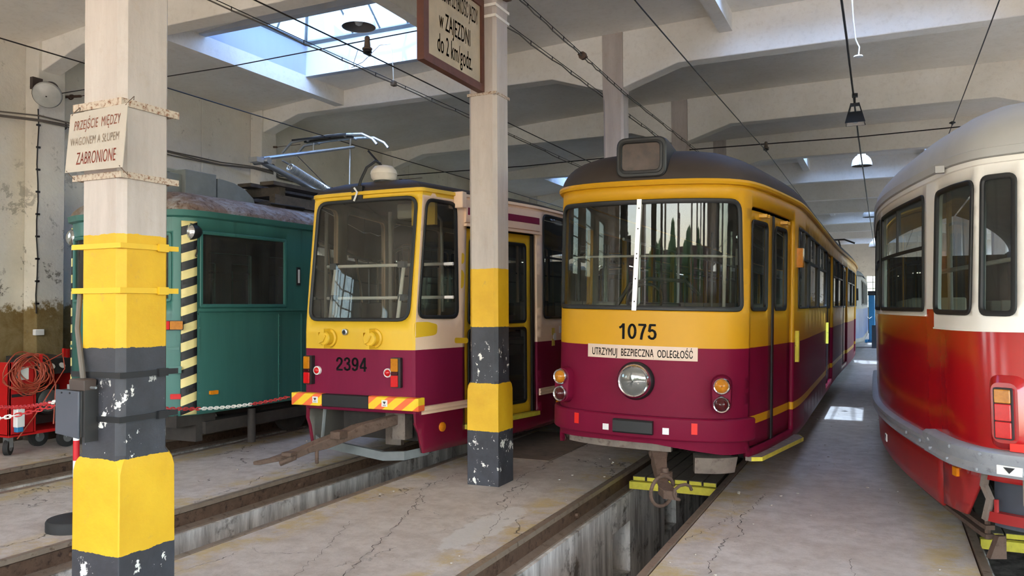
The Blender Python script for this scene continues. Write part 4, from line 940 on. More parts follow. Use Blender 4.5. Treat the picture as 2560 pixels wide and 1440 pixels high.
q = MB(); q.loft([[fn(1.355+x, z, e) for x, z in rrect(-.055, .055, .745, .79, .01)] for e in (0, .035)], 0, True, True, False); q.build('side_marker', 'orange', T)
q = MB(); strip(q, fn, [(2.83, 2.06), (2.83, 2.3)], .07, .0, .012); strip(q, fn, [(2.83, 2.09), (2.83, 2.27)], .035, .012, .016, 1); q.build('door_handle', ['black', 'sticker'], T)
q = MB(); strip(q, fn, [(.60, 1.9), (.72, 2.55)], .02, .02, .04); q.build('wiper', 'black', T)
for x, y in ((-7.24, 6.74), (-9.09, 6.62)):
    o = MB().lathe([(.02, .16), (.06, .14), (.09, .08), (.10, 0), (.095, -.01)], (x, y, 2.64), (0, 1, 0), 20).build('headlamp', 'black', T)
    MB().lathe([(.094, -.008), (.07, -.03), (.03, -.042), (.002, -.044)], (x, y, 2.64), (0, 1, 0), 20, cap=False).build('lens', 'silver', o)
    q = MB(); q.tube([(x+.02, y+.06, 2.54), (x+.05, y+.07, 2.42), (x+.06, y+.04, 2.36), (x, y+.12, 2.33)], .009, 6); q.box((x-.02, y+.03, 2.5), (x+.02, y+.14, 2.56)); q.build('lamp_bracket', 'black', o)
b = dome(fn, -H, H, -8.2, 7.3, 14.5, 2.88, .32, 2.6, 1.7, .14, .03, rs=(1, .99, .97, .94, .9, .84, .76, .65, .4, .02)); b.build('roof', 'rustroof', T)
rim(fn, -H, H, [(-.01, 2.80), (.045, 2.82), (.06, 2.885), (.03, 2.89), (-.01, 2.88)], .06).build('gutter', 'green', T)
q = MB(); q.box((-8.5, 6.9, 3.12), (-7.78, 7.12, 3.40)); q.box((-7.98, 7.12, 3.12), (-7.72, 7.62, 3.46)); q.box((-9.3, 7.15, 3.12), (-8.0, 7.6, 3.38)); q.build('resistor_box', 'greymetal', T, bevel=.006)
q = MB(); q.prism([(7.66, 3.12), (8.35, 3.12), (8.3, 3.24), (8.15, 3.34), (7.95, 3.40), (7.75, 3.42), (7.66, 3.42)], 'x', -7.78, -7.74); q.build('guard_plate', 'greymetal', T)
for x in (-9.0, -8.5, -7.95, -7.55):
    q = MB(); q.box((x-.12, 8.35, 3.42), (x+.12, 13.2, 3.47)); q.build('roof_plank', 'wood', T)
q = MB()
for y in (8.6, 9.7, 10.8, 12): q.box((-9.1, y-.06, 3.30), (-7.5, y+.06, 3.42)); 
for x in (-9.0, -7.5): q.box((x-.05, 8.4, 3.16), (x+.05, 13, 3.30))
q.build('roof_platform', 'wood', T)
q = MB(); q.tube([(-7.52, 8.28, 3.11), (-7.45, 8.3, 3.16), (-7.45, 9.0, 3.17), (-7.52, 9.02, 3.11)], .012, 6); q.build('roof_handle', 'black', T)
# pantograph
o = MB(); o.tube([(-8.2, 10.7, 3.52), (-8.2, 8.9, 3.9)], [.05, .04], 10); o.box((-8.28, 8.78, 3.86), (-8.12, 8.92, 3.93)); o.lathe([(.05, -.14), (.05, .14)], (-8.2, 8.97, 3.9), (1, 0, 0), 12)
pg = o.build('pantograph', 'steel', T)
q = MB()
for x in (-8.74, -7.76): q.tube([(-8.2+(x+8.2)*.1, 8.95, 3.93), (x, 10.6, 4.36)], [.03, .022], 8)
q.tube([(-8.2, 9.4, 3.98), (-8.2, 10.9, 3.64)], .014, 6); q.build('upper_arm', 'steel', pg)
q = MB()
for dy, k in ((-.16, 0), (.16, 1)):
    q.tube([(-9.12, 10.62+dy, 4.36), (-8.92, 10.62+dy, 4.52), (-8.4, 10.62+dy, 4.555), (-7.9, 10.62+dy, 4.55), (-7.5, 10.62+dy, 4.52), (-7.3, 10.62+dy, 4.42), (-7.22, 10.62+dy, 4.33)], .022, 8)
for x in (-8.6, -7.85): q.tube([(x, 10.46, 4.52), (x, 10.78, 4.52)], .016, 6); q.tube([(x, 10.62, 4.36), (x, 10.62, 4.52)], .016, 6)
q.build('collector_bow', 'steel', pg)
q = MB(); q.box((-8.7, 10.5, 4.50), (-7.75, 10.58, 4.53)); q.box((-8.9, 10.43, 4.53), (-7.8, 10.49, 4.56)); q.build('carbon_strip', 'black', pg)
q = MB(); p0, p1 = Vector((-8.02, 9.35, 3.86)), Vector((-8.02, 10.4, 3.58)); ax = (p1-p0).normalized(); a = ax.cross(Vector((0, 0, 1))).normalized(); bb = ax.cross(a)
q.tube([p0+(p1-p0)*(k/330)+(a*math.cos(k*.6)+bb*math.sin(k*.6))*.055 for k in range(331)], .011, 5); q.build('tension_spring', 'steel', pg)
q = MB(); q.tube([(-7.8, 10.55, 4.36), (-7.78, 10.5, 3.5)], .012, 6); q.build('earthing_chain', 'steel', pg)
q = MB(); q.tube([(-8.45, 10.0, 4.2), (-7.9, 10.6, 3.4)], .007, 5); q.tube([(-7.7, 10.9, 4.35), (-7.2, 11.8, 3.4)], .016, 6); q.build('stay_wire', 'wire', pg)
q = MB(); q.box((-9.0, 8.0, .35), (-7.4, 14.6, .52)); q.box((-7.5, 7.0, .28), (-7.25, 8.9, .42)); q.tube([(-7.22, 7.72, .5), (-7.22, 7.72, .08)], .05, 10); q.box((-9.0, 6.9, .2), (-7.3, 7.0, .4)); q.box((-9.1, 6.62, .40), (-7.3, 7.2, .54))
for yy in (9.0, 12.5):
    for sg in (-1, 1): q.lathe([(.28, -.05), (.32, -.05), (.32, .05), (.28, .06)], (-8.22+sg*.53, yy, .332), (1, 0, 0), 20)
    q.box((-8.9, yy-.08, .28), (-7.5, yy+.08, .40)); q.box((-7.55, yy-.35, .25), (-7.4, yy+.35, .5))
q.tube([(-7.3, 8.75, .5), (-7.28, 8.8, .3), (-7.28, 9.05, .26), (-7.3, 9.1, .5)], .012, 6); q.build('underframe', 'chassis', T)
MB().box((-9.2, 6.7, .8), (-7.2, 16.5, .84)).build('cab_floor', 'dark', T)
# ---------------------------------------------------------------- red tram
T = root('tram', (1.11, 5.75, 0), 'red tram with white window band, grey roof and grey bumper rail, across the aisle', 'tram')
fn = redp; H = fn.half-.02
WN = [rpoly([(-1.36, 1.685), (-.71, 1.68), (-.66, 2.605), (-1.31, 2.60)], .07), rpoly([(-.62, 1.68), (-.375, 1.675), (-.345, 2.615), (-.585, 2.615)], .06), rrect(-.27, .27, 1.68, 2.62, .06)]
WN += [[(-x, z) for x, z in reversed(p)] for p in WN[:2]]
SWD = [(-3.5, -1.62, 1.70, 2.62, .06), (-5.6, -3.68, 1.70, 2.62, .06), (-7.7, -5.78, 1.70, 2.62, .06), (-9.8, -7.88, 1.70, 2.62, .06)]; SWD += [(-c, -a, d, e, r) for a, c, d, e, r in SWD]
def band(s_, z): return 1 if z > (1.665 if abs(s_) > 1.55 else 1.715 if abs(s_) > 1.375 else 1.575) else 0
outl = [(-H, .62), (H, .62), (H, 2.78), (-H, 2.78)]
holes = WN+[rrect(*w) for w in SWD]
sheet('body', fn, outl, ['red', 'white', 'dark'], T, holes, band, ds=.1, sgrid=[(x+.45)/24 for x in range(-98, 98)]+[sg*(4.3+.5*k) for k in range(18) for sg in (-1, 1)], thick=.045, zlines=(1.575, 1.665, 1.715), slines=(-1.55, -1.375, 1.375, 1.55))
for P in WN:
    o = gasket('window_frame', fn, P, .03, 'rubber', T, ds=.06); pane('pane', fn, P, 'window', o, ds=.06)
side_windows(fn, T, SWD, 'window', 2.2, True)
q = MB()
for u0, u1, z in ((-9, -1.565, 1.665), (-1.365, 1.365, 1.575), (1.55, 9, 1.665)): strip(q, fn, [(u0, z), (u1, z)], .012, 0, .010)
q.build('waist_trim', 'white', T)
b = dome(fn, -H, H, 1.11, 7.3, 15.5, 2.80, .46, 2.1, 1.9, .1, .03); b.build('roof', 'greyroof', T)
rim(fn, -H, H, [(-.01, 2.735), (.03, 2.745), (.035, 2.80), (.02, 2.812), (-.01, 2.81)], .08).build('gutter', 'greyroof', T)
rim(fn, -H, H, [(-.01, 2.69), (.014, 2.70), (.014, 2.735), (-.01, 2.74)], .08).build('cant_rail', 'white', T)
q = MB(); c = Vector(fn(-1.05, 2.74, .05)); q.box(tuple(c-Vector((.03, .03, .03))), tuple(c+Vector((.03, .03, .02)))); q.build('roof_spout', 'greyroof', T)
# bumper rails
def brail(a, c, z0, z1, e0, nm):
    h = z1-z0; return rim(fn, a, c, [(-.03, z0), (e0, z0+h*.02), (e0+.012, z0+h*.2), (e0-.008, z0+h*.38), (e0-.006, z0+h*.5), (e0+.012, z0+h*.68), (e0+.012, z0+h*.9), (e0-.01, z1), (-.03, z1)], .06).build(nm, 'bumpergrey', T)
brail(-8, -1.43, .655, .765, .045, 'bumper_rail'); o = brail(-1.405, 1.405, .665, .825, .075, 'bumper_rail'); brail(1.43, 8, .655, .765, .045, 'bumper_rail')
q = MB(); strip(q, fn, [(-.485, .715), (-.35, .715)], .055, .075, .09); q.add([fn(-.45, .735, .092), fn(-.418, .698, .092), fn(-.386, .735, .092)], [(0, 1, 2)], 1); q.build('sticker', ['sticker', 'black'], o)
q = MB()
for u, z in ((-1.28, .77), (-1.25, .71), (-.9, .70), (-.86, .79), (-.6, .69), (-.58, .79), (-2.0, .71), (-1.6, .71)): c, d = lampc(u, z, fn); q.lathe([(.012, .05), (.012, .092 if u > -1.4 else .062), (.006, .096 if u > -1.4 else .066)], c, d, 8)
q.build('bolt', 'bumpergrey', o)
q = MB(); strip(q, fn, [(-.42, .855), (-.3, .855)], .05, .03, .06); q.build('reflector', 'refl', T)
# skirts
sheet('skirt', fn, [(-7.5, .34), (-4.0, .34), (-1.29, .29), (-1.285, .65), (-7.5, .65)], ['redskirt', 'dark'], T, ds=.15, e=-.01, thick=.02)
sheet('skirt', fn, [(-1.24, .32), (-.82, .345), (-.655, .60), (-.65, .68), (-1.24, .68)], ['redskirt', 'dark'], T, ds=.1, e=.0, thick=.02)
sheet('skirt', fn, [(.65, .68), (.655, .60), (.82, .345), (1.24, .32), (1.24, .68)], ['redskirt', 'dark'], T, ds=.1, e=.0, thick=.02); sheet('skirt', fn, [(1.285, .65), (1.29, .29), (4, .34), (7.5, .34), (7.5, .65)], ['redskirt', 'dark'], T, ds=.15, e=-.01, thick=.02)
q = MB(); q.loft([[fn(-.945+x, z, e) for x, z in rrect(-.035, .035, .575, .635, .008)] for e in (0, .02)], 0, True, True, False); q.build('side_marker', 'orange', T)
q = MB(); strip(q, fn, [(-3.3, .43), (-3.3, .50)], .10, -.005, .004); q.add([fn(-3.335, .49, .005), fn(-3.3, .45, .005), fn(-3.265, .49, .005)], [(0, 1, 2)], 1); q.build('sticker', ['sticker', 'black'], T)
# tail lamps in moulded housings
for sg in (-1, 1):
    u = sg*.445; R = []
    for e, k in ((-.01, 1.45), (.012, 1.25), (.04, 1.0), (.052, .9)):
        R.append([fn(u+x*k, 1.06+(z-1.06)*(k*.5+.5), e) for x, z in rrect(-.085, .085, .865, 1.26, .06)])
    q = MB(); q.loft(R, 0, True, True, True); o = q.build('tail_lamp', 'red', T)
    q = MB(); q.loft([[fn(u+x, z, e) for x, z in rrect(-.052, .052, .90, 1.22, .012)] for e in (.045, .075)], 0, True, True, False); q.build('lamp_bezel', 'black', o)
    for z0, z1, k in ((1.125, 1.21, 'amber'), (1.015, 1.12, 'redlens'), (.908, 1.01, 'redlens')):
        q = MB(); q.loft([[fn(u+x, z, e) for x, z in rrect(-.044, .044, z0, z1, .008)] for e in (.07, .086)], 0, True, True, False); q.build('lens', k, o, bevel=.004)
q = MB(); sh = [(-.66, -.02), (-.6, -.06), (-.2, -.06), (.2, -.06), (.6, -.06), (.66, -.02)]
q.loft([[fn(u, z, e) for z, e in ((.355, -.06), (.355, .0), (.42, .0), (.42, -.06))] for u in [-.62+.062*k for k in range(21)]], 0, True, True, False); q.tube([fn(-.55, .42, -.02), fn(-.55, .5, -.02)], .015, 6); q.build('buffer_beam', 'redskirt', T)
q = MB(); q.loft([[fn(u, z, e) for z, e in ((.30, -.16), (.30, -.12), (.70, -.12), (.70, -.16))] for u in [-.7+.07*k for k in range(21)]], 0, True, True, False); q.build('end_plate', 'boxgrey', T)
q = MB(); strip(q, fn, [(-.60, .70), (-.63, .58), (-.58, .5), (-.62, .36)], .035, -.02, .02); strip(q, fn, [(-.35, .5), (-.35, .7)], .03, -.02, .03); q.build('hose', 'grime', T)
q = MB()
for z in (.22, .16): q.loft([[fn(u, zz, e) for zz, e in ((z, -.22), (z, -.16), (z+.03, -.16), (z+.03, -.22))] for u in [-3.2+.1*k for k in range(24)]], 0, True, True, False)
for u in (-3.2, -2.5, -1.7, -.95): q.tube([fn(u, .15, -.19), fn(u, .36, -.19)], .02, 6)
q.loft([[fn(u, zz, e) for zz, e in ((.05, -.25), (.05, -.14), (.2, -.2), (.2, -.25))] for u in (-.86, -.8)], 0, True, True, False)
q.build('lifeguard', 'rust', T)
q = MB(); q.box((.3, 8.3, .45), (1.95, 18.5, .62)); q.box((.75, 6.5, .3), (1.5, 8.3, .62))
for yy in (9.2, 11.1, 15.3, 17.2):
    for sg in (-1, 1): q.lathe([(.28, -.05), (.32, -.05), (.32, .05), (.28, .06)], (1.11+sg*.53, yy, .332), (1, 0, 0), 20)
    q.box((.5, yy-.08, .28), (1.75, yy+.08, .4))
q.build('underframe', 'chassis', T)
MB().box((.25, 8.0, .82), (2.0, 18.8, .86)).box((.6, 6.6, .82), (1.6, 8.0, .86)).build('saloon_floor', 'dark', T)
for k in range(8):
    for x in (.42, 1.8): seat(MB(), x, 7.6+k*1.25, .86).build('seat', 'intwall', T, bevel=.02)
q = MB(); q.tube([(.35, 7.2, 2.0), (1.1, 6.75, 2.12), (1.9, 7.2, 2.0)], .018, 8); q.tube([(.5, 7.6, .86), (.5, 7.6, 2.7)], .02, 8); q.build('hand_rail', 'intgrey', T)
MB().box((-.02, 18.7, .8), (2.25, 18.75, 2.75)).build('end_wall', 'dark', T)
# ---------------------------------------------------------------- blue tram far behind 1075
T = root('tram', (-1.95, 28.4, 0), 'blue and grey tram standing behind tram 1075, far down its track', 'tram')
bl = Plan(-1.9, [(0, 28.4), (.6, 28.45), (.85, 28.65), (1.1, 29.6), (1.2, 30.5), (1.2, 40)], smooth=False); fn = bl; H = bl.half-.05
WB = [rrect(-.62, .62, 1.75, 2.55, .05), rrect(.95, 1.6, 1.7, 2.6, .04), rrect(-1.6, -.95, 1.7, 2.6, .04)]+[rrect(2.6+1.2*k, 3.6+1.2*k, 1.75, 2.6, .03) for k in range(7)]
sheet('body', fn, [(-H, .45), (H, .45), (H, 2.75), (-H, 2.75)], ['blue', 'intgrey', 'dark'], T, WB, lambda s_, z: 1 if z > 1.62 or z < .62 else 0, ds=.2, thick=.05, zlines=(.62, 1.62))
for P in WB: o = gasket('window_frame', fn, P, .04, 'rubber', T); pane('pane', fn, P, 'window', o)
dome(fn, -H, H, -1.9, 29.4, 38, 2.76, .4, 2.2, 1.8, .3, .04).build('roof', 'greymetal', T)
q = MB(); q.loft([[(x, y, z) for x, y in ((-.93, 28.9), (-.83, 29.0))] for z in (1.95, 2.3)], 0, False, False, False); q.box((-.95, 28.75, 1.9), (-.78, 28.8, 2.3)); q.tube([(-1.1, 28.8, 2.35), (-.85, 28.77, 2.33)], .015, 6); q.build('mirror', 'black', T, bevel=.02)
q = MB(); q.box((-2.7, 29, .3), (-1.1, 39.5, .5))
for sg in (-1, 1):
    for yy in (31, 37): q.lathe([(.3, -.05), (.33, -.05), (.33, .05), (.3, .06)], (-1.95+sg*.53, yy, .335), (1, 0, 0), 16)
q.build('underframe', 'chassis', T)
pg = MB()
for sg in (-.4, .4): pg.tube([(-1.9+sg, 31.2, 3.15), (-1.9+sg*1.2, 32.6, 3.7), (-1.9+sg, 31.6, 4.15)], .025, 6)
pg.tube([(-2.85, 31.6, 4.0), (-2.5, 31.6, 4.15), (-1.3, 31.6, 4.15), (-.95, 31.6, 4.0)], .035, 6); pg.build('pantograph', 'chassis', T)
# ---------------------------------------------------------------- things on the two striped columns
def sq_ring(b, x, y, z, h, t, hz, m=0, tilt=0., ext=0.):
    """a band clamped round a column; ext lets the front bar stick out past the corners"""
    for a, c in (((x-h-t-ext, y-h-t), (x+h+t, y-h)), ((x-h-t, y+h), (x+h, y+h+t)), ((x-h-t, y-h), (x-h, y+h)), ((x+h, y-h), (x+h+t, y+h+ext+t))):
        b.box((a[0], a[1], z-hz), (c[0], c[1], z+hz), m)
C1 = cols[CX[0], 2]; X1, Y1 = CX[0], ROW[2]+0.
for z, k, hz in ((2.79, 'strap', .019), (2.425, 'strap', .016), (2.07, 'yellow2', .013), (1.845, 'yellow2', .014), (1.42, 'black', .014), (1.20, 'black', .014)):
    q = MB(); sq_ring(q, X1, Y1, z, .157, .008, hz, 0, 0, .03)
    if k != 'strap': q.box((X1+.163, Y1+.06, z-.02), (X1+.178, Y1+.12, z+.02))
    q.build('clamp_band', k, C1, label={'strap': 'rusty whitish clamp band', 'yellow2': 'yellow painted clamp band', 'black': 'black painted clamp band'}[k])
C2 = cols[CX[0], 3]; Y2 = ROW[3]
for z in (3.87, 4.64, 4.75):
    q = MB(); sq_ring(q, X1, Y2, z, .155, .006, .014); q.build('clamp_band', 'ceil' if z > 4 else 'strap', C2)
# small white board
N = root('warning_board', (-3.55, 2.74, 2.6), 'small white board with faded red Polish words, wired to a column', 'sign')
A = Vector((-3.775, 2.742, 2.752)); Bv = Vector((-3.356, 2.742, 2.765)); Cv = Vector((-3.365, 2.72, 2.445)); Dv = Vector((-3.785, 2.72, 2.448))
def brd(u, v, e=0.): 
    p = (Dv*(1-u)+Cv*u)*(1-v)+(A*(1-u)+Bv*u)*v; return p+Vector((0, -e, .0))
q = MB(); q.loft([[brd(u, v, e) for u, v in ((0, 0), (1, 0), (1, 1), (0, 1))] for e in (0, .004)], 0, True, True, False); o = q.build('board', 'signwhite', N)
for txt, u0, u1, v0, v1, k in (('PRZEJŚCIE  MIĘDZY', .10, .90, .70, .86, 'signred'), ('WAGONEM A SŁUPEM', .05, .90, .44, .575, 'signpink'), ('ZABRONIONE', .19, .87, .115, .32, 'signrust')):
    lettering('lettering', txt, lambda u, v: brd(u, v, .0055), u0, u1, v0, v1, k, o, .0, 1.05, capref='HOT')
q = MB()
for u, v, s_ in ((.03, .97, 1), (.97, .97, 1), (.03, .03, -1), (.95, .03, -1)): p = brd(u, v, .006); q.tube([p, p+Vector((.012, .01, .02*s_)), p+Vector((.03, .025, .045*s_)), p+Vector((.02, .03, .03*s_))], .0022, 5)
q.build('tie_wire', 'rust', N)
# big framed board on the second column, edge-on to the track
N = root('speed_board', (-3.6, 6.45, 4.3), 'large brown-framed board with black Polish words sticking out from a column', 'sign')
ya, yb, za, zb = 5.87, 7.02, 3.88, 4.80
def b2(y, z, e=0): return (-3.6+e, y, z+(y-7.02)*-.012)
q = MB(); q.loft([[b2(y, z, e) for y, z in ((ya+.05, za+.05), (yb-.04, za+.05), (yb-.04, zb-.05), (ya+.05, zb-.05))] for e in (-.02, .012)], 0, True, True, False); bo = q.build('board', 'signboard', N)
q = MB()
for (y0, y1, z0, z1) in ((ya, yb, za, za+.075), (ya, yb, zb-.075, zb), (ya, ya+.085, za+.075, zb-.075), (yb-.05, yb, za+.075, zb-.075)):
    q.loft([[b2(y, z, e) for y, z in ((y0, z0), (y1, z0), (y1, z1), (y0, z1))] for e in (-.035, .035)], 0, True, True, False)
q.build('frame', 'signframe', N)
for txt, u0, u1, v0, v1 in (('DOZWOLONA SZYBKOŚĆ JAZDY', 5.97, 6.92, 4.52, 4.67), ('w ZAJEZDNI', 6.17, 6.76, 4.26, 4.42), ('do 2 km/godz.', 6.14, 6.80, 4.035, 4.205)):
    lettering('lettering', txt, lambda u, v: b2(u, v, .0145), u0, u1, v0, v1, 'signblack', bo, .006, 1.05, capref='HOT')
# switch box on the first column
N = root('switch_box', (-3.7, 2.73, 1.2), 'dark grey switch box with brown lever block, strapped to a banded column', 'switch box')
q = MB(); q.loft([[(x, y, z) for x, z in ((-3.785, 1.128), (-3.615, 1.115), (-3.615, 1.345), (-3.785, 1.347))] for y in (2.688, 2.776)], 0, True, True, False); q.build('box_body', 'boxdark', N, bevel=.004)
q = MB(); q.loft([[(x, y, z) for x, z in ((-3.79, 1.128), (-3.618, 1.11), (-3.616, 1.345), (-3.79, 1.35))] for y in (2.676, 2.687)], 0, True, True, False); o = q.build('front_cover', 'boxgrey', N, bevel=.004)
q = MB()
for x in (-3.74, -3.68): q.lathe([(.005, 0), (.004, .004)], (x, 2.676, 1.335), (0, -1, 0), 8)
q.build('screw', 'black', o)
q = MB(); q.loft([[(x, y, z) for x, y in ((-3.71-k, 2.695-k), (-3.60+k, 2.695-k), (-3.60+k, 2.76+k), (-3.71-k, 2.76+k))] for z, k in ((1.345, 0), (1.398, .003), (1.404, -.006))], 0, True, True, False); o = q.build('lever_block', 'brownbox', N, bevel=.004)
q = MB(); q.tube([(-3.76, 2.73, 1.36), (-3.56, 2.73, 1.36)], .006, 8); q.box((-3.755, 2.715, 1.348), (-3.73, 2.745, 1.372)); q.build('lever_shaft', 'steel', o)
q = MB(); q.box((-3.614, 2.70, 1.09), (-3.600, 2.776, 1.37)); q.build('mounting_plate', 'boxdark', N)
q = MB(); q.tube([(-3.675, 2.745, 1.40), (-3.70, 2.75, 1.50), (-3.768, 2.78, 1.65), (-3.775, 2.80, 1.85)], .014, 8); q.build('conduit', 'cable', N)
# red and white post behind it, chains
N = root('barrier_post', (-5.9, 4.35, 0), 'slim red and white barrier post standing in a round black foot', 'post')
q = MB(); q.lathe([(.215, 0), (.215, .07), (.205, .085), (.12, .10), (.03, .12), (.01, .12)], (-5.9, 4.35, 0), (0, 0, 1), 32); q.build('foot', 'tyre', N)
q = MB(); zz = [.11, .4, .54, .70, .84, .98, 1.08]
for k in range(6): q.lathe([(.024, zz[k]), (.024, zz[k+1])], (-5.9, 4.35, 0), (0, 0, 1), 16, k % 2 == 1 and 1 or 0)
q.lathe([(.03, 1.08), (.03, 1.10), (.02, 1.12), (.004, 1.125)], (-5.9, 4.35, 0), (0, 0, 1), 16); q.build('pole', ['post', 'postw'], N)
def chain(p0, p1, sag, seq, label, L=.052, w=.0055):
    p0, p1 = Vector(p0), Vector(p1); D = (p1-p0).length; n = int(D/(L*.72)); N = root('barrier_chain', p0, label, 'chain'); parts = [MB() for _ in seq]
    d = (p1-p0).normalized(); si = d.cross(Vector((0, 0, 1))).normalized(); upv = si.cross(d)
    for k in range(n):
        t = (k+.5)/n; c = p0+(p1-p0)*t-Vector((0, 0, 4*sag*t*(1-t))); a = si if k % 2 else (upv*.9+si*.43)
        i = 0
        for m, (f, _c) in enumerate(seq):
            i += f
            if t <= i: break
        parts[m].tube([c+d*(L*.5-L*.22)*sx+d*L*.22*math.cos(v)*1+a*L*.26*math.sin(v) for v, sx in [((-pi/2+pi*j/5), 1) for j in range(6)]+[((pi/2+pi*j/5), -1) for j in range(6)]]+[c+d*(L*.28)-a*L*.26], w, 5)
    for b_, (f, c_) in zip(parts, seq):
        if b_.v: b_.build(('red_links', 'white_links')[c_], ('chainred', 'chainwhite')[c_], N, label=('red', 'white')[c_]+' chain links')
chain((-5.9, 4.38, 1.02), (-5.88, 6.85, .79), .10, ((.50, 0), (.27, 1), (1, 0)), 'red and white chain hung in front of the green tram to the 2394 bumper')
chain((-5.92, 4.33, 1.02), (-6.6, 3.72, .86), .03, ((.42, 0), (1, 1)), 'lower of the two chains in front of the battery cart, white then red', .05)
chain((-5.92, 4.37, 1.06), (-7.6, 4.68, .86), .05, ((.27, 1), (1, 0)), 'upper of the two chains in front of the battery cart, red and white', .052)
# battery charger cart
N = root('charger_cart', (-9.75, 6.5, 0), 'red battery charger cart on wheels with coiled cable, by the wall', 'cart')
cx0, cx1, cy0, cy1 = -10.08, -9.5, 6.12, 7.0
q = MB(); q.box((cx1-.03, cy0, .24), (cx1, cy0+.32, 1.12)); q.box((cx0, cy0, .24), (cx1, cy0+.03, 1.12)); q.box((cx0, cy1-.03, .24), (cx1, cy1, .98)); q.box((cx0, cy0, .22), (cx1, cy1, .26)); q.box((cx1-.03, cy0+.3, .24), (cx1, cy0+.34, 1.0)); q.box((cx1-.03, cy1-.04, .24), (cx1, cy1, .98)); q.build('cart_body', 'cartred', N, bevel=.006)
q = MB(); q.box((cx0, cy0+.3, .26), (cx0+.03, cy1, .98)); q.box((cx1-.3, cy0+.36, .3), (cx1-.28, cy1-.04, .78)); q.build('back_panel', 'boxdark', N)
q = MB(); q.loft([[(x, y, z) for x, z in ((cx0, .98), (cx1+.02, .94), (cx1-.1, 1.13), (cx0, 1.17))] for y in (cy0+.33, cy1)], 0, True, True, False); o = q.build('meter_panel', 'boxdark', N, bevel=.005)
for y in (6.55, 6.68, 6.82):
    q = MB(); c = Vector((cx1-.035, y, 1.035)); d = Vector((.19, 0, .12)).normalized(); q.lathe([(.046, 0), (.046, .01), (.042, .011)], c, d, 16); q.lathe([(.041, .0105), (.04, .013), (.002, .014)], c, d, 16, 1); q.build('meter', ['black', 'sticker'], o)
for x, y, r in ((cx1-.1, cy0+.06, .095), (cx0+.2, cy1-.25, .12), (cx1-.02, cy1-.12, .125)):
    o = MB().lathe([(r*.6, -.03), (r, -.028), (r, .028), (r*.6, .03)], (x, y, r), (1, 0, 0) if r > .1 else (.8, .6, 0), 20).build('wheel', 'tyre', N)
    q = MB(); q.lathe([(r*.55, -.034), (r*.5, .034), (.01, .036)], (x, y, r), (1, 0, 0) if r > .1 else (.8, .6, 0), 16); q.box((x-.05, y-.03, r), (x+.05, y+.03, .24)); q.build('wheel_hub', 'steel', o)
q = MB(); q.lathe([(.17, -.02), (.19, 0), (.17, .05), (.05, .06)], (cx1-.2, 6.72, .6), (1, 0, 0), 24); q.build('cable_reel', 'boxdark', N)
o = MB(); o.lathe([(.14, 0), (.14, .012), (.12, .016), (.05, .018), (.05, .03), (.002, .032)], (cx1-.15, 6.72, .6), (1, 0, 0), 20); o.build('reel_hub', 'steel', N)
q = MB(); rnd = random.Random(3)
for k in range(16):
    a0 = rnd.uniform(0, .6); rx, rz = rnd.uniform(.13, .24), rnd.uniform(.12, .24); cy, cz = 6.32+rnd.uniform(-.08, .12), .98+rnd.uniform(-.08, .05)
    q.tube([(cx1+.02+.02*k/16+.03*math.sin(3*t+k), cy+rx*math.cos(t), cz+rz*math.sin(t)) for t in [a0+2*pi*j/22 for j in range(23)]], .0075, 5)
q.tube([(cx1+.04, 6.55, 1.1), (cx1+.08, 6.75, 1.2), (cx1+.05, 6.8, 1.0), (cx1+.05, 6.6, .72), (cx1+.06, 6.4, .45), (cx1+.04, 6.2, .2)], .008, 5); q.tube([(cx1+.03, 6.6, 1.06), (cx1+.05, 6.68, .8), (cx1+.04, 6.66, .32)], .009, 5)
q.build('cable_coil', 'cablered', N)
q = MB(); q.box((cx1+.0, 6.17, .34), (cx1+.08, 6.27, .56)); q.box((cx1, 6.18, .28), (cx1+.07, 6.26, .36), 1); q.build('plug_socket', ['sticker', 'liftblue'], N, bevel=.01)
q = MB(); q.box((cx1, 6.2, .9), (cx1+.004, 6.36, 1.06)); q.build('paper_label', 'sticker', N)
q = MB(); q.box((cx1, 6.15, .70), (cx1+.012, 6.4, .735)); q.build('carry_strap', 'black', N)
q = MB()
for x, y, z in ((cx1+.06, 6.78, 1.2), (cx1+.05, 6.84, 1.19), (cx1+.05, 6.48, 1.15)): q.box((x-.015, y-.015, z-.05), (x+.015, y+.015, z+.06))
q.build('clip', 'cartred', N)
# ---------------------------------------------------------------- overhead line
def wire(name, pts, r, k, label, cat, group=None, n=6):
    return MB().tube(pts, r, n).build(name, k, label=label, cat=cat, group=group)
TW = {0: [(YF, 4.56), (60, 4.56)], 1: [(YF, 4.52), (60, 4.54)], 2: [(YF, 4.46), (7.18, 4.50), (15.68, 4.68), (60, 4.6)], 3: [(YF, 4.84), (15.68, 4.87), (60, 4.87)]}
NM = ['green works tram', 'dull tram 2394', 'tram 1075', 'red tram']
def tz(i, y):
    L = TW[i]
    for (a, za), (c, zc) in zip(L, L[1:]):
        if y <= c: return za+(zc-za)*(y-a)/(c-a)
for i, t in enumerate(TR):
    P = [(t, YF+.02, tz(i, YF+.02))]
    for k in range(0, 13):
        for n in range(4): y = ROW[k]+4.25*n/4; P.append((t, y, tz(i, y)-.012*math.sin(pi*((y-ROW[1])/8.5 % 1))))
    wire('trolley_wire', P, .0075, 'wire', 'thin black trolley wire running along the hall above the %s' % NM[i], 'wire')
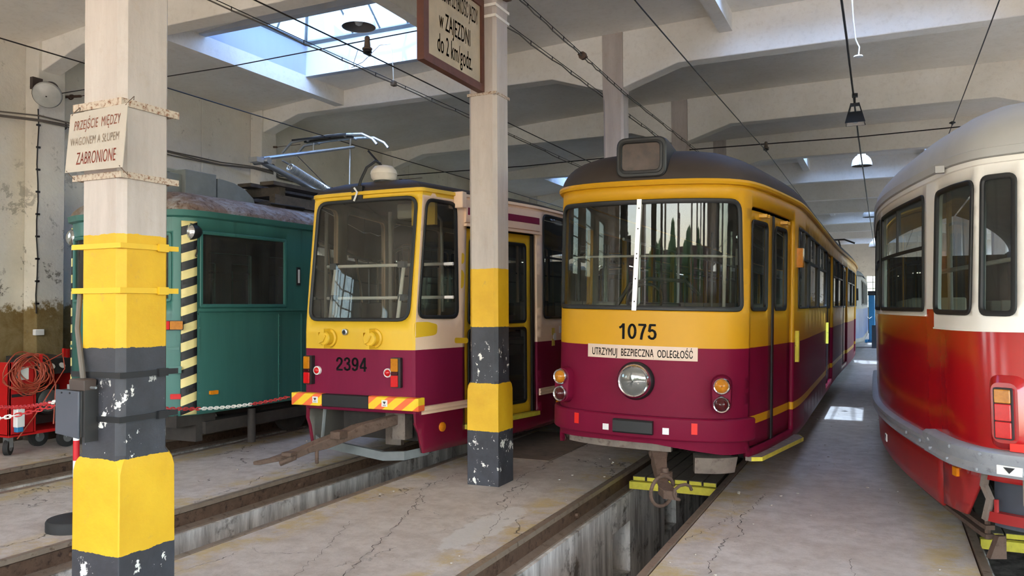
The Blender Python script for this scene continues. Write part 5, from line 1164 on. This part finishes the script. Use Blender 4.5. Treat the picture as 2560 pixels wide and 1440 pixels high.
for kk, (yy, zz_, nm) in enumerate(((ROW[3], 4.66, 'by the framed speed board'), (ROW[5], 4.80, 'beyond tram 1075'))):
    for a, c in ((XW0+.3, CX[0]-.16), (CX[0]+.16, CX[1]-.16)):
        if kk == 0 and a > -4: continue
        mid = lambda x: zz_+.03-.04*(1-abs((x-(a+c)/2)/((c-a)/2)))
        wire('span_wire', [(a, yy, zz_+.03), ((a+c)/2, yy, zz_-.01), (c, yy, zz_+.03)], .0065 if kk == 0 else .011, 'wire', 'cross wire %s %s' % ('from the wall to the columns' if a < -5 else 'across the aisle', nm), 'wire')
        for i, t in enumerate(TR):
            if not a < t < c: continue
            z0 = tz(i, yy); hi = max(mid(t)-z0, .02); low = z0 > mid(t)-.02
            N = root('insulator', (t, yy, z0), 'brown insulator on the cross wire %s, above the %s' % (nm, NM[i]), 'insulator')
            q = MB(); q.lathe([(.018, hi+.045), (.03, hi+.03), (.03, hi-.0), (.036, .075), (.055, .06), (.055, .045), (.03, .04)] if not low else [(.018, .05), (.03, .04), (.03, .02), (.02, .01)], (t, yy, z0), (0, 0, 1), 14); q.build('body', 'ceramic', N)
            q = MB(); q.lathe([(.03, .04), (.05, .03), (.05, .015), (.02, .005), (.012, -.01)], (t, yy, z0), (0, 0, 1), 12); q.box((t-.012, yy-.06, z0-.012), (t+.012, yy+.06, z0+.012)); q.build('clamp', 'black', N)
def duct(pts, label, gap=.035, r=.008, kc='cable'):
    """messenger wire with a cable tied beneath it"""
    N = root('messenger_cable', pts[0], label, 'cable'); P = []
    for p, q_ in zip(pts, pts[1:]):
        for t in range(12): P.append(Vector(p)+(Vector(q_)-Vector(p))*t/12)
    P.append(Vector(pts[-1])); rnd = random.Random(len(label))
    MB().tube(P, .005, 5).build('messenger', 'wire', N); lo = [p-Vector((0, 0, gap*(.6+.8*rnd.random()))) for p in P]; MB().tube(lo, r, 6).build('cable', kc, N)
    q = MB()
    for a, c in list(zip(P, lo))[::2]: q.tube([a+Vector((0, 0, .006)), c-Vector((0, 0, .01))], .006, 5)
    q.build('tie', 'wire', N)
duct([(-5.95, .5, 4.83), (-5.95, 7.18, 4.80), (-5.93, 11.4, 4.80), (-5.93, 15.7, 4.8), (-5.93, 24, 4.8)], 'cable tied under a wire, passing just below the bell-lamp skylight')
duct([(-3.79, 7.35, 4.93), (-3.79, 11.4, 4.94), (-3.79, 15.6, 4.93), (-3.79, 28, 4.93)], 'cable tied under a wire, along the wall side of the columns')
o = duct([(-3.41, 7.4, 5.0), (-3.41, 9.5, 4.94), (-3.41, 11.4, 4.89), (-3.41, 15.6, 4.92), (-3.41, 28, 4.92)], 'cable tied under a wire, along the aisle side of the columns')
N = root('junction_box', (-3.41, 9.46, 4.93), 'small dark junction box on the cable in front of the white sunlit column', 'junction box'); q = MB(); q.lathe([(.035, -.03), (.05, -.025), (.05, .025), (.035, .03)], (-3.41, 9.46, 4.92), (0, 1, 0), 10); q.tube([(-3.47, 9.46, 4.95), (-3.35, 9.46, 4.89)], .015, 6); q.build('box', 'rust', N)
N = root('junction_box', (-5.94, 9.0, 4.8), 'small pale junction box on the cable beneath the first skylight', 'junction box'); q = MB(); q.box((-5.97, 8.96, 4.73), (-5.91, 9.04, 4.80)); q.build('box', 'cable', N, bevel=.01)
N = root('loose_cable', (-5.94, 8.9, 4.9), 'loose white cable dangling in loops beneath the first skylight', 'cable'); q = MB(); q.tube([(-5.94, 9.0, 4.8), (-5.95, 9.0, 5.0), (-5.97, 8.98, 5.3), (-6.1, 8.9, 5.28), (-6.3, 8.8, 5.05), (-6.45, 8.75, 4.98)], .007, 6); q.tube([(-6.4, 8.75, 4.98), (-6.38, 8.7, 5.01), (-6.3, 8.7, 5.2)], .006, 5); q.build('cable', 'wcable', N)
duct([(-.36, 4, 5.05), (-.37, 10.5, 5.02), (-.38, 13.0, 4.95), (-.39, 16, 4.86), (-.40, 21, 4.83), (-.41, 29, 4.73), (-.42, 45, 4.7)], 'dark cable sagging down the middle of the aisle, carrying the small square lamp', .02, .014, 'wire')
N = root('loose_cable', (-.25, 10.6, 5.0), 'loose white cable ending in a ceiling rose, beside the aisle cable', 'cable')
q = MB(); q.tube([(-.30, 10.3, 5.5), (-.29, 10.4, 5.2), (-.27, 10.5, 4.98), (-.25, 10.52, 4.93), (-.23, 10.5, 4.88), (-.24, 10.5, 4.78)], .008, 6); q.build('cable', 'wcable', N)
MB().lathe([(.05, 0), (.055, -.015), (.02, -.02)], (-.245, 10.5, 4.775), (0, 0, 1), 16).build('ceiling_rose', 'wcable', N)
# ---------------------------------------------------------------- lamps
def bell(x, y, z, r, label, top, k='enamel'):
    N = root('pendant_lamp', (x, y, z), label, 'lamp')
    MB().lathe([(r, 0), (r*.99, r*.25), (r*.88, r*.65), (r*.62, r*.98), (r*.4, r*1.12), (r*.38, r*1.5), (r*.3, r*1.55)], (x, y, z), (0, 0, 1), 32, cap=False).build('shade', k, N)
    MB().lathe([(r*.97, .004), (r*.95, r*.25), (r*.84, r*.6), (r*.5, r*.9), (.01, r*.95)], (x, y, z), (0, 0, 1), 32, cap=False).build('shade_inside', 'lampin', N)
    MB().lathe([(.02, r*.95), (.04, r*.8), (r*.26, r*.5), (r*.28, r*.35), (r*.2, r*.16), (.01, r*.08)], (x, y, z), (0, 0, 1), 18).build('bulb', 'bulb', N)
    MB().tube([(x, y, z+r*1.5), (x, y, top)], .018, 8).build('rod', 'enamel', N); return N
bell(-6.58, 9.1, 5.66, .235, 'cream bell-shaped pendant lamp in the first skylight, over tram 2394', 6.98)
bell(-.47, 22.0, 5.27, .245, 'cream dome lamp over the aisle in the second skylight', 7.19)
bell(-.5, 34.8, 5.25, .25, 'dark-looking dome lamp farther down the aisle, third along', 7.19, 'lampin'); bell(-.45, 47.5, 4.9, .28, 'white dome lamp at the far end of the aisle', 7.19)
N = root('pendant_lamp', (-.36, 13.1, 4.5), 'small black square lamp hanging from the aisle cable', 'lamp')
zb, zt, hb, ht = 4.49, 4.80, .135, .055; q = MB()
for sx in (-1, 1):
    for sy in (-1, 1): q.tube([(-.36+sx*ht, 13.1+sy*ht, zt), (-.36+sx*hb, 13.1+sy*hb, zb)], .009, 4)
q.box((-.36-ht, 13.1-ht, zt-.03), (-.36+ht, 13.1+ht, zt)); q.loft([[(-.36+sx*h, 13.1+sy*h, z) for sx, sy in ((-1, -1), (1, -1), (1, 1), (-1, 1))] for z, h in ((zb+.17, .095), (zb, hb))], 0, False, True, False)
q.tube([(-.36, 13.1, zt), (-.36, 13.1, 4.96)], .012, 6); q.box((-.40, 13.06, 4.9), (-.32, 13.14, 4.95)); q.build('lamp_frame', 'black', N)
MB().lathe([(.02, .16), (.05, .11), (.055, .06), (.03, .02), (.004, .01)], (-.36, 13.1, zb), (0, 0, 1), 16).build('bulb', 'bulb', N)
q = MB(); q.loft([[(-.36+sx*h, 13.1+sy*h, z) for sx, sy in ((-1, -1), (1, -1), (1, 1), (-1, 1))] for z, h in ((zb+.16, .09), (zb+.003, hb-.006))], 0, False, True, False); q.build('reflector', 'enamel', N)
N = root('wall_lamp', (-9.95, 6.88, 4.6), 'old bulkhead floodlight with a round glass on the left wall pilaster', 'lamp')
d = Vector((.62, -.62, -.55)).normalized(); c = Vector((-10.0, 6.93, 4.62))
MB().lathe([(.05, -.24), (.09, -.22), (.11, -.12), (.12, -.06), (.155, 0), (.175, .06), (.18, .075)], c, d, 28).build('housing', 'brownbox', N); MB().lathe([(.178, .07), (.165, .10), (.10, .13), (.01, .145)], c, d, 28, cap=False).build('lens', 'frosted', N)
q = MB(); q.tube([(-10.22, 6.95, 4.78), c-d*.2], .03, 8); q.box((-10.3, 6.88, 4.7), (-10.24, 7.02, 4.86)); q.build('bracket', 'brownbox', N)
# ---------------------------------------------------------------- wall fittings
N = root('wall_conduit', (XW0+.28, 7.0, 3), 'thin black cable clipped down the wall pilaster beside the floodlight', 'cable'); q = MB(); xx = XW0+.275
q.tube([(xx, 6.98+.012*math.sin(k*1.7), 4.45-.25*k) for k in range(12)], .009, 6)
for k in range(9): q.box((xx-.01, 6.96, 4.22-.3*k), (xx+.015, 7.01, 4.245-.3*k))
q.build('cable', 'wire', N)
N = root('socket_box', (XW0+.3, 7.0, 1.45), 'white socket box on the wall pilaster above the battery cart', 'socket'); MB().box((XW0+.272, 6.93, 1.41), (XW0+.33, 7.06, 1.49)).build('box', 'sticker', N, bevel=.008)
q = MB(); rnd = random.Random(5)
for dz in (0, -.035, -.06):
    P = []
    for k in range(60):
        y = 3+k*.5; on = any(abs(y-r) < .45 for r in ROW); P.append((XW0+(.29 if on else .02), y, 4.38+dz+rnd.uniform(-.012, .012)-.004*k))
    q.tube(P, .011, 5)
q.build('wall_cable', 'cable', label='bundle of old cables running along the left wall above the trams', cat='cable')
for y in (11.43, 7.45):
    N = root('wall_junction_box', (XW0+.3, y, 4.3), 'round rusty junction box on the wall cables %s' % ('beside the green tram pantograph' if y > 9 else 'behind the small white board'), 'junction box'); q = MB(); q.lathe([(.07, 0), (.07, .05), (.05, .06), (.002, .062)], (XW0+(.27 if y > 9 else .0), y+.05, 4.36), (1, 0, 0), 16); q.build('box', 'brownbox', N)
for k, y in enumerate((7.55, 11.55, 15.8)):
    N = root('wall_turnbuckle', (XW0, y, 4.75), ['rusty turnbuckle on the wall behind the first striped column', 'rusty turnbuckle on the wall over the green tram pantograph', 'rusty turnbuckle on the wall beyond the beacon of tram 2394'][k], 'turnbuckle'); q = MB(); q.tube([(XW0+.0, y, 4.78), (XW0+.35, y, 4.75)], .02, 6); q.tube([(XW0+.15+.05*math.cos(t), y, 4.76+.03*math.sin(t)) for t in [2*pi*j/10 for j in range(11)]], .012, 5); q.tube([(XW0+.35, y, 4.75), (XW0+.9, y, 4.75)], .006, 5); q.build('turnbuckle_rod', 'rust', N)
N = root('column_insulator', (-3.3, 7.2, 4.9), 'rusty insulator and turnbuckle fixed to the aisle side of the sign column', 'insulator'); q = MB(); q.lathe([(.03, 0), (.05, .03), (.05, .08), (.03, .1), (.018, .11), (.018, .3), (.04, .32), (.04, .38), (.015, .4)], (-3.445, 7.2, 4.87), (1, .1, .08), 12); q.tube([(-3.06, 7.22, 4.9), (-3.0, 7.23, 4.93), (-2.97, 7.23, 4.9)], .008, 5); q.build('insulator_body', 'rust', N)
# ---------------------------------------------------------------- floor fittings
def cover(t, y0, y1, label, n=6):
    N = root('pit_cover', (t, y0, 0), label, 'pit cover'); x0, x1 = t-.44, t+.44; w = (x1-x0)/n; rnd = random.Random(int(y0*10))
    for k in range(n):
        q = MB(); dy = rnd.uniform(0, .035); q.box((x0+w*k+.006, y0+dy+.03, -.075), (x0+w*(k+1)-.006, y1, -.03+rnd.uniform(-.004, .004))); q.box((x0+w*k+.012, y0+dy+.024, -.072), (x0+w*(k+1)-.012, y0+dy+.03, -.034), 1); q.build('plank', ['plank', 'yelwood'], N, bevel=.004)
    for ya, yb in ((y0, y0+.07), (y1-.3, y1-.2)): q = MB(); q.box((x0-.02, ya, -.155), (x1+.02, yb, -.08)); q.build('cross_beam', 'yelwood', N)
cover(TR[2], 8.12, 9.75, 'plank pit cover with a yellow edge under the coupler of tram 1075'); cover(TR[3], 7.22, 8.9, 'plank pit cover with a yellow edge under the red tram')
q = MB(); q.box((-4.42, 8.37, .0), (-3.46, 10.3, .014)); q.build('hatch_plate', mat('worn_hatch_steel', (122, 106, 94), .8, var=.2, scale=5, dirt=(90, 76, 66), dirt_at=.58), label='rusty steel hatch plate in the floor behind the sign column', cat='hatch', bevel=.004)
N = root('rail_bracket', (-7.85, 6.0, 0), 'small bent steel bracket in the pit beside the green tram', 'bracket'); q = MB(); q.box((-7.95, 5.95, -.09), (-7.78, 6.12, -.06)); q.tube([(-7.85, 6.1, -.08), (-7.8, 5.9, -.3)], .012, 6); q.build('bracket_plate', 'greymetal', N)
rnd = random.Random(11)
for k in range(60):
    pass
q = MB()
for k in range(220):
    x, y = rnd.uniform(-7, .5), rnd.uniform(3.4, 14)
    if any(abs(x-t) < .62 for t in TR) or abs(x-CX[0]) < .3: continue
    r = rnd.uniform(.004, .014); a = rnd.uniform(0, 6); q.loft([[(x+r*(1.2 if j % 2 else .8)*math.cos(a+j*pi/3), y+r*math.sin(a+j*pi/3), z) for j in range(6)] for z in (.004, .006+r*.5)], 0, True, True, False)
q.build('floor_grit', mat('pale_grit', (176, 166, 154), .9, var=.3, scale=9), kind='stuff')
# ---------------------------------------------------------------- far end of the aisle
for k, (x, y) in enumerate(((-.55, 41.0), (-.25, 43.5))):
    N = root('vehicle_lift', (x, y, 0), ['blue column lift standing at the end of the aisle', 'blue column lift partly hidden behind the red tram'][k], 'lift'); q = MB(); q.box((x-.14, y-.14, .1), (x+.14, y+.14, 2.35), ch=.03); q.build('mast', 'liftblue', N)
    q = MB(); q.box((x-.3, y-.7, .02), (x-.2, y+.5, .14)); q.box((x+.2, y-.7, .02), (x+.3, y+.5, .14)); q.box((x-.3, y-.1, .02), (x+.3, y+.1, .14)); q.build('base', 'liftblue', N)
    q = MB(); q.box((x-.16, y-.17, 2.2), (x+.16, y+.17, 2.4)); q.build('cap', 'black', N)
wire('barrier_cable', [(-.675, 36.5, 1.25), (-.62, 38.7, 1.15), (-.55, 40.84, 1.2)], .012, 'wcable', 'white cord strung from the blue tram to the blue lift', 'cord')
N = root('wheel_ramp', (-.35, 36.0, 0), 'black wedge-shaped ramp on the floor at the end of the aisle', 'ramp'); q = MB(); q.prism([(35.4, 0), (36.6, 0), (36.6, .9)], 'x', -.5, .0); q.build('wedge', 'black', N)
